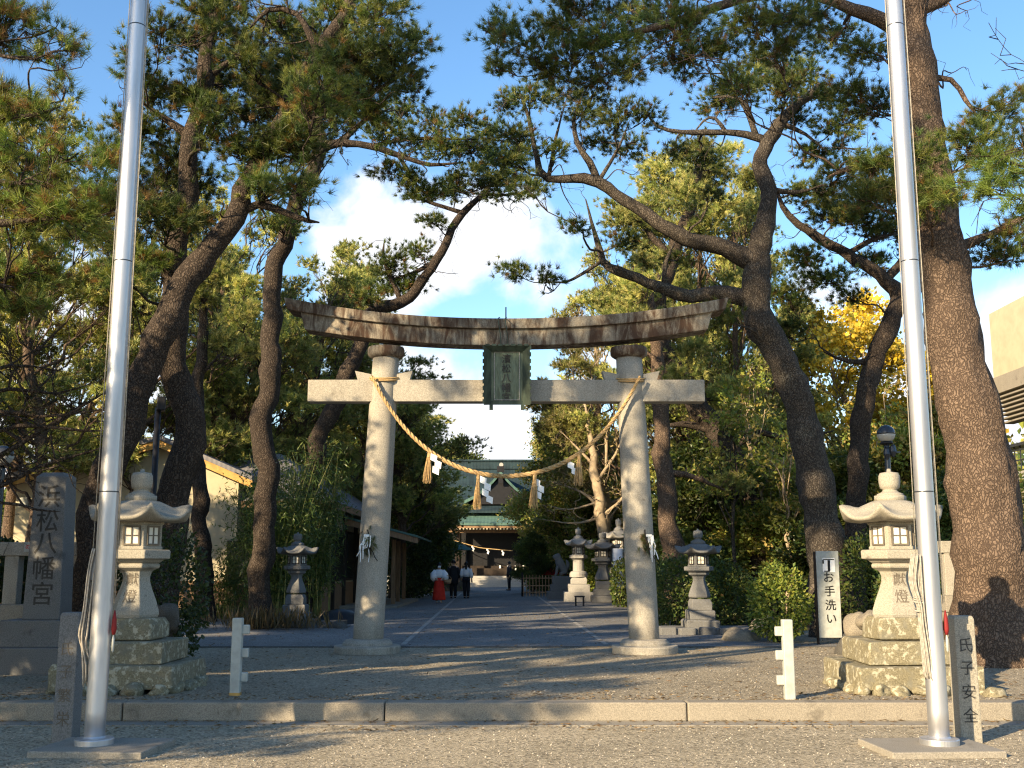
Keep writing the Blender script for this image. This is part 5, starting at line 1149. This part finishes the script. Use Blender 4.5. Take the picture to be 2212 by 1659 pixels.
# near pines standing just outside the frame, their branches reaching in
near = lambda *a: [(x, y, rx, ry, d) for x, y, rx, ry, d in a]
hero('pine_tree', 'near pine at the left edge, bright needle tufts reaching in front of the flagpole', 10.6,
     [(-560, 1560, 120), (-540, 1100, 110), (-500, 700, 100), (-460, 400, 90), (-400, 100, 80), (-380, -200, 60), (-360, -500, 40)],
     [[(-470, 480, 50), (-300, 500, 36), (-120, 490, 26), (20, 480, 20), (120, 470, 12), (200, 460, 8)], [(-440, 250, 50), (-250, 230, 34), (-80, 250, 20), (60, 250, 14), (130, 230, 8)], [(-400, 50, 40), (-200, 60, 26), (-40, 110, 16), (60, 130, 9)], [(-490, 640, 40), (-280, 610, 28), (-100, 600, 18), (30, 620, 12)], [(-460, 420, 40), (-200, 360, 26), (-20, 390, 16), (100, 400, 10)]],
     [(70, 395, 70, 45, .2), (150, 400, 60, 45, .1), (20, 440, 70, 45, .3), (110, 460, 80, 45, 0), (200, 430, 60, 40, 0), (50, 520, 80, 40, .4), (160, 500, 70, 35, .2), (40, 240, 75, 45, .3), (-20, 200, 70, 50, .4), (100, 280, 50, 35, .2), (140, 190, 34, 30, .3), (20, 100, 70, 45, .6), (90, 130, 55, 30, .5), (160, 110, 40, 24, .5), (30, 40, 60, 40, .6), (-30, 320, 60, 40, .2), (230, 370, 45, 30, .3), (0, 320, 70, 45, .3), (60, 330, 60, 40, .2), (170, 330, 60, 34, .1), (-10, 620, 80, 50, .5), (60, 680, 80, 45, .6), (0, 60, 80, 50, .6), (120, 60, 60, 34, .5), (30, 600, 70, 40, .5), (100, 570, 60, 35, .6), (270, 430, 40, 28, -.1)], mat='bark', dens=130, L=.16, n=36, spread=.2, pal=np.array([(.12, .18, .035), (.16, .20, .04), (.09, .14, .035), (.19, .20, .05), (.17, .10, .035)]), palp=None)
hero('pine_tree', 'near pine at the right edge, one bright green branch hanging into view', 9.6,
     [(2860, 1560, 120), (2840, 1100, 110), (2800, 700, 100), (2760, 350, 90), (2700, 0, 70), (2680, -300, 40)],
     [[(2780, 500, 40), (2600, 420, 26), (2420, 380, 18), (2280, 370, 12), (2190, 375, 8)], [(2750, 250, 36), (2520, 200, 24), (2340, 190, 14), (2260, 200, 9)]],
     [(2130, 375, 50, 34, .1), (2185, 350, 60, 36, .0), (2200, 420, 60, 34, -.1), (2240, 380, 60, 40, 0), (2130, 420, 36, 22, .1), (2290, 350, 60, 40, 0), (2300, 220, 70, 50, .4), (2400, 380, 70, 50, 0)], mat='bark', dens=120, L=.17, n=30, spread=.2, pal=np.array([(.12, .19, .03), (.10, .16, .03), (.15, .20, .04)]), palp=None)
# bare sweeping branches at left
hero('bare_branched_tree', 'dark tree at the left edge sweeping thin drooping twigs before the house', 13.6,
     [(-150, 1440, 60), (-150, 1250, 54), (-140, 1050, 46), (-120, 880, 36), (-100, 760, 24), (-90, 660, 12)],
     [[(-140, 1080, 20), (0, 985, 16), (90, 930, 12), (170, 880, 9), (240, 840, 5)], [(-135, 1020, 18), (0, 930, 13), (80, 920, 10), (180, 930, 7), (250, 930, 4)], [(-130, 940, 16), (0, 890, 12), (80, 900, 9), (180, 890, 6), (240, 880, 4)], [(-140, 1100, 18), (0, 1050, 13), (80, 1010, 10), (160, 985, 7), (240, 960, 4)],
      [(-120, 880, 14), (20, 840, 10), (120, 850, 7), (220, 820, 4)], [(-140, 1120, 14), (0, 1085, 9), (80, 1100, 6), (130, 1105, 4)], [(-110, 820, 12), (20, 790, 9), (130, 800, 6)]],
     [(60, 850, 70, 30, .2), (140, 870, 70, 28, 0), (40, 920, 80, 26, .2), (190, 850, 50, 26, .1), (110, 940, 80, 22, 0), (200, 920, 50, 24, 0), (30, 800, 70, 32, .3), (120, 800, 60, 30, .2), (40, 980, 70, 22, .1), (170, 980, 60, 22, 0), (0, 740, 60, 40, .2), (100, 740, 60, 34, .3)], mat='bark', dens=24, tw=1.1, pal=np.array([(.04, .05, .02), (.055, .06, .022), (.05, .045, .02)]), palp=None, L=.10, n=14, spread=.3)

# ================================================================== trees behind
FAR = 'trees of the shrine wood behind the torii'
def far(label, px, Y, h, cr, **k):
    d = ray(px, 1220); n_ = k.pop('name', 'pine_tree'); k.setdefault('group', FAR)
    return wild(n_, label, (d[0] / d[1] * Y, Y, UP), h, cr, **k)
kw = dict(pal=YG, palp=None, dens=115, L=.22, W=.03, n=14, npads=34, mat='barkr', rad=.26, crown0=.33, pr=1.15)
pA = far('tall yellow green pine filling the gap between the two crossing left trunks', 285, 33, 13.5, 3.6, **kw)
pB = far('tall sunlit pine left of the cloud, just right of the slender bamboo side pine', 735, 47, 15.8, 3.4, **{**kw, 'crown0': .22, 'npads': 44, 'L': .26, 'W': .038})
pC = far('broad pine behind the left end of the torii lintel', 640, 42, 13.0, 4.0, **{**kw, 'lean': (.06, 0), 'npads': 40})
pD = far('tall yellow lit pine with a broad crown above the right half of the torii', 1500, 40, 17.5, 4.6, **{**kw, 'npads': 46, 'W': .034})
pE = far('loose pale needled pine above the right torii lintel, left of the leaning trunks', 1290, 50, 15.0, 4.0, **{**kw, 'dens': 85, 'L': .27, 'W': .04, 'npads': 38, 'mat': 'twig', 'pal': np.array([(.20, .19, .06), (.16, .17, .05), (.22, .19, .08)])})
def again(src, label, px, Y, sc, rz):
    d = ray(px, 1220); return copy_tree(src, (d[0] / d[1] * Y, Y, UP), rz, sc, label, FAR)
again(pA, 'pine behind the drooping bare twigs at the left edge', 60, 31, (1, 1, .95), 2.0)
again(pC, 'pine standing behind the cream house roof, left of the flagpole', 170, 43, (1.15, 1.15, 1.12), 1.2)
again(pB, 'pine behind the cream house ridge, between the left trunks', 470, 45, (1.05, 1.05, .92), 3.4)
again(pA, 'lower pine crown just left of the slender sinuous trunk', 525, 38, (1, 1, .88), 4.4)
again(pC, 'shorter pine behind the left torii pillar, its crown under the cloud', 850, 47, (.95, .95, .80), 5.0)
again(pB, 'dark pine with a spreading crown behind the left part of the tie beam', 865, 62, (1.1, 1.1, .70), .7)
again(pD, 'sunlit pine crown seen between the big right trunk and the leaning limbs', 1540, 39, (.78, .78, .95), 1.9)
again(pA, 'yellow green pine right of the great sinuous trunk', 1610, 36, (.75, .75, 1.08), .4)
again(pD, 'pine behind the right flagpole, low in the yellow ginkgo', 1945, 56, (.8, .8, .55), 3.3)
again(pC, 'pine behind the right torii lintel end, below the limbs', 1560, 46, (1, 1, .95), 3.7)
again(pD, 'tall pine between the name plaque and the far right pillar', 1380, 48, (.85, .85, .95), 5.2)
again(pA, 'thin pine in the shaded right wood behind the signboard', 1690, 48, (.8, .8, .80), 5.5)
again(pD, 'nearer pine at the left edge, its crown above the cream house', 20, 35, (.9, .9, 1.0), .5)
again(pA, 'high sunlit pine right of the forked left trunks', 455, 37, (1.0, 1.0, 1.12), 3.9)
again(pC, 'far pine above the bamboo clump', 600, 58, (1.2, 1.2, 1.15), .2)
# ginkgo
GK = np.array([(.52, .36, .03), (.44, .32, .04), (.56, .42, .05), (.36, .32, .06)])
far('bright yellow ginkgo between the leaning pine and the right flagpole', 1835, 50, 13.6, 4.6, name='ginkgo_tree', kind='leaf', pal=GK, palp=None, dens=46, L=.20, W=.19, n=5, npads=44, flat=.7, pr=1.3, crown0=.25, mat='twig', rad=.28)
far('smaller yellow ginkgo right of the right flagpole', 1985, 47, 10.6, 3.2, name='ginkgo_tree', kind='leaf', pal=GK, palp=None, dens=46, L=.20, W=.19, n=5, npads=30, flat=.7, pr=1.2, crown0=.2, mat='twig', rad=.2)
# evergreens along the approach
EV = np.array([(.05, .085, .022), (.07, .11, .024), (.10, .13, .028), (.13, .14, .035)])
EVL = np.array([(.20, .24, .045), (.28, .30, .06), (.36, .32, .075), (.15, .20, .04), (.36, .27, .09)])  # EVL: brighter yellow leaf colours in place of sunlight
ek = dict(kind='leaf', dens=70, L=.17, W=.09, n=7, flat=.6, crown0=.12, mat='barkg', rad=.22, pal=EV, palp=None, top=.8)
e1 = far('dark broadleaf evergreen right of the left torii pillar, before the hall', 893, 52, 6.4, 2.6, name='evergreen_tree', npads=40, **ek)
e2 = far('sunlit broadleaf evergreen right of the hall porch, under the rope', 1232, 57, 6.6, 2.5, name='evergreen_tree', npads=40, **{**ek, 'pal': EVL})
e3 = far('tall evergreen tinted a sunlit yellow behind the right half of the rope', 1262, 56, 10.8, 3.1, name='evergreen_tree', npads=46, **{**ek, 'pal': EVL, 'crown0': .3})
def again2(src, label, px, Y, sc, rz, name=None):
    d = ray(px, 1220); o = copy_tree(src, (d[0] / d[1] * Y, Y, UP), rz, sc, label, FAR); return o
again2(e3, 'yellowish evergreen right of the sky gap, above the hall roof', 1205, 70, (1.05, 1.05, 1.1), 4.1)
again(pB, 'brownish pine left of the sky gap under the tie beam', 872, 54, (.8, .8, .68), 2.2)
again2(e1, 'dark evergreen beside the office awning posts', 890, 58, (.9, .9, .95), 2)
again2(e1, 'round topped evergreen beyond the hall roof, right of the tie beam gap', 985, 90, (1.5, 1.5, 1.72), 4)
again2(e1, 'small round evergreen under the right tassel, right of the hall steps', 1150, 56, (.42, .42, .46), 1)
again2(e3, 'evergreen behind the awning roof, left torii pillar', 800, 62, (1, 1, .8), 1)
again2(e1, 'dark leaved tree behind the shaded lantern on the right', 1520, 34, (1, 1, .78), 3)
again2(e2, 'sunlit leafy tree right of the warm brown pine trunk', 1590, 38, (1, 1, .85), .6)
again2(e2, 'leafy tree behind the bright round bush, left of the signboard', 1680, 34, (.9, .9, .7), 2.3)
again2(e1, 'dark leafy tree between the signboard and the right lantern', 1850, 30, (.85, .85, .68), 5)
again2(e2, 'leafy tree behind the right flagpole and fence', 2010, 30, (.9, .9, .85), 4)
again2(e2, 'yellowish leafy tree low behind the bare pale trunk', 1370, 54, (1, 1, .8), 5.6)
again2(e3, 'tall leafy tree behind the low bare limb on the right', 1600, 50, (1.1, 1.1, .95), 3)
again2(e3, 'tall leafy tree left of the right globe lamp', 1780, 44, (.9, .9, .52), 5)
again2(e1, 'dark evergreen behind the right stone fence', 2060, 27, (.7, .7, .55), 1.3)
# a pale, half bare trunk near the right pillar
hero('bare_tree', 'pale sunlit trunk with bare twigs left of the right torii pillar', 47.0,
     [(1308, 1230, 30), (1300, 1130, 28), (1288, 1040, 26), (1280, 980, 20), (1272, 920, 13), (1262, 870, 6)],
     [[(1300, 1120, 9), (1340, 1080, 7), (1370, 1030, 3)], [(1288, 1040, 9), (1330, 980, 7), (1350, 920, 3)], [(1300, 1100, 8), (1250, 1060, 6), (1190, 1040, 3)], [(1282, 1000, 7), (1240, 960, 5), (1210, 930, 3)], [(1304, 1150, 7), (1350, 1140, 5), (1390, 1120, 3)], [(1296, 1080, 6), (1230, 1100, 4), (1180, 1090, 2)], [(1302, 1010, 12), (1310, 950, 9), (1316, 890, 4)], [(1300, 1120, 7), (1240, 1130, 5), (1160, 1120, 2)]],
     [(1340, 1060, 40, 30), (1220, 1060, 50, 30), (1330, 950, 36, 30), (1370, 1120, 36, 26), (1200, 1100, 40, 24), (1250, 960, 40, 26), (1200, 1040, 40, 22)], mat='twig', kind='leaf', dens=9, n=2, L=.16, W=.08, pal=np.array([(.22, .17, .07), (.18, .16, .06)]), palp=None, spread=.5, tw=1.7)
# thin trunks of the shaded right wood
for i, (px, Y, h, lab) in enumerate(((1585, 31, 6.0, 'thin pale trunk behind the shaded right lantern'), (1650, 33, 8.0, 'thin trunk left of the great sinuous pine'), (1545, 36, 7.0, 'thin straight trunk among leaves right of the brown pine'), (1905, 35, 7.0, 'thin dark trunk beside the right globe lamp'), (1610, 35, 9.0, 'thin pale pole like trunk beneath the bare limb'), (1700, 31, 5.0, 'thin leaning trunk above the bright round bush'))):
    far(lab, px, Y, h, 1.3, name='sapling_tree', kind='leaf', pal=EVL, palp=None, dens=40, L=.14, W=.08, n=6, npads=9, flat=.5, crown0=.55, mat='twig' if i % 2 else 'barkg', rad=.075, pr=.75, lean=(rng.normal() * .06, 0), group='saplings in the right wood')

# ================================================================== bamboo, shrubs, undergrowth
def shrub(name, label, loc, r, pal, dens=420, L=.085, W=.05, group=None, lump=6, cat='shrub'):
    t = thing(name, label, cat, loc, 0, group); st, cr = MB(), MB()
    for i in range(9): 
        u = nrm(rng.normal(size=3) * (1, 1, .4) + np.array((0, 0, .9))); tube(st, crook(np.array((0, 0, -.05)), u * r * (.8, .8, 1.35) * .85, .06), [.018, .014, .010, .007, .004], 4)
    n_ = int(dens * r[0] * r[2] * math.pi * 3.6); cs = nrm(rng.normal(size=(lump * 3, 3)) * (1, 1, .8)); 
    C = []; D = []
    u = nrm(rng.normal(size=(n_, 3))); bumpf = 1 + .16 * np.max(np.clip((u @ cs.T - .8) * 5, 0, 1), 1) - .08
    rad = bumpf * (.45 + .57 * rng.random(n_) ** .5); C = u * rad[:, None] * r; C[:, 2] += r[2] * .95; k_ = C[:, 2] > .02; C, u = C[k_], u[k_]
    leaves(cr, C, u + rng.normal(size=C.shape) * .7, L, W, pick(len(C), pal))
    st.build('stem', MAT['barkg'], t, True, local=True); cr.build('foliage', MAT['leaf'], t, local=True, tint=True); return t
EVD = np.array([(.03, .05, .018), (.04, .06, .02), (.05, .075, .022)]); LIT = np.array([(.20, .24, .04), (.15, .20, .035), (.26, .27, .05), (.10, .15, .03)])  # LIT: leaf colours brightened to imitate sun on the shrubs
gp = 'shrubs along the approach'
def sh(label, px, py, Y, r, pal, **k):
    c = at(px, py, Y); return shrub('shrub', label, (c[0], Y, UP), np.array(r), pal, group=gp, **k)
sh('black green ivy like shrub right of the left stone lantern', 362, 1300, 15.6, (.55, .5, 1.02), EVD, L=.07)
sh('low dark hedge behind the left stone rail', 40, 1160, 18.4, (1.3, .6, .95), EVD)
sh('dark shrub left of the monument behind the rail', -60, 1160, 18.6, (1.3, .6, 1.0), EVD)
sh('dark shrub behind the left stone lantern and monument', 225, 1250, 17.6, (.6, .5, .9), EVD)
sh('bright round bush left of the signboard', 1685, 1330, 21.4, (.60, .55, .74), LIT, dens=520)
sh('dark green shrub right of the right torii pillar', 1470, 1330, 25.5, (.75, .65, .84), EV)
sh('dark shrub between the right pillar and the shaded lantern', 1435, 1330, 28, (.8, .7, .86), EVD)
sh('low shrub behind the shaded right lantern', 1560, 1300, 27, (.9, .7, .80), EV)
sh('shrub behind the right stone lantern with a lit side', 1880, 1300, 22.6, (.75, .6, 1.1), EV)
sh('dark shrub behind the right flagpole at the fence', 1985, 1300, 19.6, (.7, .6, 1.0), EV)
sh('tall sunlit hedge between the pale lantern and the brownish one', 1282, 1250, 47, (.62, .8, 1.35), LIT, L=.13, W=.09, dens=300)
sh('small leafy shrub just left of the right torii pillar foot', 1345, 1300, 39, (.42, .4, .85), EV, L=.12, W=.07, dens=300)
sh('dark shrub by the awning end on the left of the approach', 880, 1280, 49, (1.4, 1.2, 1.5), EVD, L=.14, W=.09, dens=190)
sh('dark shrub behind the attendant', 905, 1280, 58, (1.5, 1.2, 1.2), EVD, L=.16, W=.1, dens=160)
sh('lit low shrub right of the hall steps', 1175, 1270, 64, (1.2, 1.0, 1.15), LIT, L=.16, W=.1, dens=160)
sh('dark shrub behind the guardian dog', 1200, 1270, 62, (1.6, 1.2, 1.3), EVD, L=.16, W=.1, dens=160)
# bamboo clump
def bamboo(label, px, Y, n_, sp, hh, pal):
    c = at(px, 1330, Y); t = thing('bamboo_clump', label, 'bamboo', (c[0], Y, UP)); st, cr = MB(), MB()
    for i in range(n_):
        p = np.array((rng.normal() * .22, rng.normal() * .2, 0)); a = rng.random() * 6.28; e = p + np.array((math.cos(a) * sp * rng.random() ** .6, math.sin(a) * sp * .7, hh * (.55 + .5 * rng.random())))
        P = np.array([p, p * .6 + e * .3 + (0, 0, .25 * e[2]), p * .25 + e * .72 + (0, 0, .14 * e[2]), e]); P[2] -= (0, 0, .05); D, Q = catmull(P, [.016, .014, .010, .004], .3); tube(st, D, Q, 5, tint=None)
        k = 46; j = rng.integers(int(len(D) * .28), len(D), k); C = D[j] + rng.normal(size=(k, 3)) * (.22, .22, .16)
        for m in range(4): leaves(cr, C + rng.normal(size=C.shape) * .07, rng.normal(size=C.shape) * .8 + np.array((0, 0, -.5)), .17, .028, pick(k, pal))
    st.build('culms', MAT['culm'], t, True, local=True); cr.build('foliage', MAT['leaf'], t, local=True, tint=True); return t
MAT['culm'] = plain('bamboo_culm', (.20, .20, .06), .5, .3, 8)
BG = np.array([(.06, .105, .028), (.085, .13, .03), (.12, .16, .035), (.05, .085, .024)])
bamboo('bushy green bamboo clump around the foot of the slender sinuous pine', 590, 28.4, 80, 1.15, 4.2, BG)
bamboo('bamboo with arching tips between the slim lantern and the office wall', 668, 31.2, 60, 1.1, 4.7, BG)
bamboo('bamboo thicket behind the plain dark trunk, against the house wall', 490, 30.2, 14, .5, 2.4, BG)
# grass like tuft of dry canes at the bamboo foot
mb = MB(); c = at(575, 1320, 25.4); k = 420; C = np.stack([c[0] + rng.normal(size=k) * .7, 25.4 + rng.normal(size=k) * .3, np.full(k, UP)], 1)
leaves(mb, C, rng.normal(size=(k, 3)) * .35 + np.array((0, 0, 1)), .5, .03, pick(k, [(.12, .08, .04), (.16, .11, .05), (.07, .06, .03)])); tag(mb.build('dry_grass', MAT['leaf'], tint=True), kind='stuff')
# leaf litter and undergrowth of the right wood and the left planting bed
mb = MB(); k = 9000; X = 5.4 + rng.random(k) * 17; Yv = 26.5 + rng.random(k) * 20; C = np.stack([X, Yv, np.full(k, UP) + rng.random(k) ** 2 * .9 * (.4 + .6 * np.sin(X * 1.7) ** 2)], 1)
leaves(mb, C, rng.normal(size=(k, 3)) + np.array((0, 0, .3)), .19, .10, pick(k, np.concatenate([EV, [(.10, .07, .03), (.06, .08, .02)]])))
k = 3000; X = -14 + rng.random(k) * 8.4; Yv = 30.3 + rng.random(k) * 2; C = np.stack([X, Yv, np.full(k, UP) + rng.random(k) * .25], 1)
leaves(mb, C, rng.normal(size=(k, 3)) + np.array((0, 0, .3)), .15, .08, pick(k, EV)); tag(mb.build('undergrowth', MAT['leaf'], tint=True), kind='stuff')
mb = MB(); k = 10500; X = (rng.random(k) - .5) * 34; Yv = 12.4 + rng.random(k) ** 1.5 * 22; Yv[7000:9000] = 12.0 - rng.random(2000) ** 2 * .7; Yv[9000:] = 12.28 + rng.random(1500) ** 2 * .6; zz_ = np.where(Yv > 12.1, UP, .008 ) + .012; C = np.stack([X, Yv, zz_], 1); D = rng.normal(size=(k, 3)) * (1, 1, .06)
leaves(mb, C, D, .07, .012, pick(k, [(.16, .10, .05), (.12, .08, .04), (.2, .14, .07)])); tag(mb.build('leaf_litter', MAT['leaf'], tint=True), kind='stuff')
# the wood closing the view far behind
mb = MB(); k = 60000; X = rng.uniform(-70, 70, k); Yv = rng.uniform(82, 105, k); top = 9 + 3.2 * np.sin(X * .31) + 2.2 * np.sin(X * .83 + 1) + 1.2 * np.sin(X * 2.1)
gap = np.clip(1 - np.abs(X + .5) / 5, 0, 1); Z = rng.random(k) ** .8 * np.maximum(top * (1 - .5 * gap), 3)
leaves(mb, np.stack([X, Yv, Z], 1), rng.normal(size=(k, 3)), .75, .5, pick(k, np.concatenate([EV, EVL]))); tag(mb.build('distant_wood', MAT['leaf'], tint=True), kind='stuff')

# ================================================================== pines outside the frame on the left; their shade falls across the scene
SH = 'pines beside the entrance, left of the view'
pH = wild('pine_tree', 'high crowned pine standing left of the view whose shade falls on the right trunks', (-14.6, 1.9, 0), 24, 3.6, lean=(.20, -.17), npads=34, crown0=.575, rad=.3, dens=80, L=.22, W=.03, n=14, group=SH)
for x, y, rz, sc in HIGH: copy_tree(pH, (x, y, 0 if y < 12 else UP), rz, sc, 'pine standing left of the view whose shade falls over the forecourt', SH)
for i, (x, y, sx, sz, rz) in enumerate(SHADE):
    copy_tree((pA, pD, pC, pB)[i % 4], (x, y, UP if y > 12 else 0), rz, (sx, sx, sz), 'pine standing left of the view whose shade falls over the forecourt', SH)
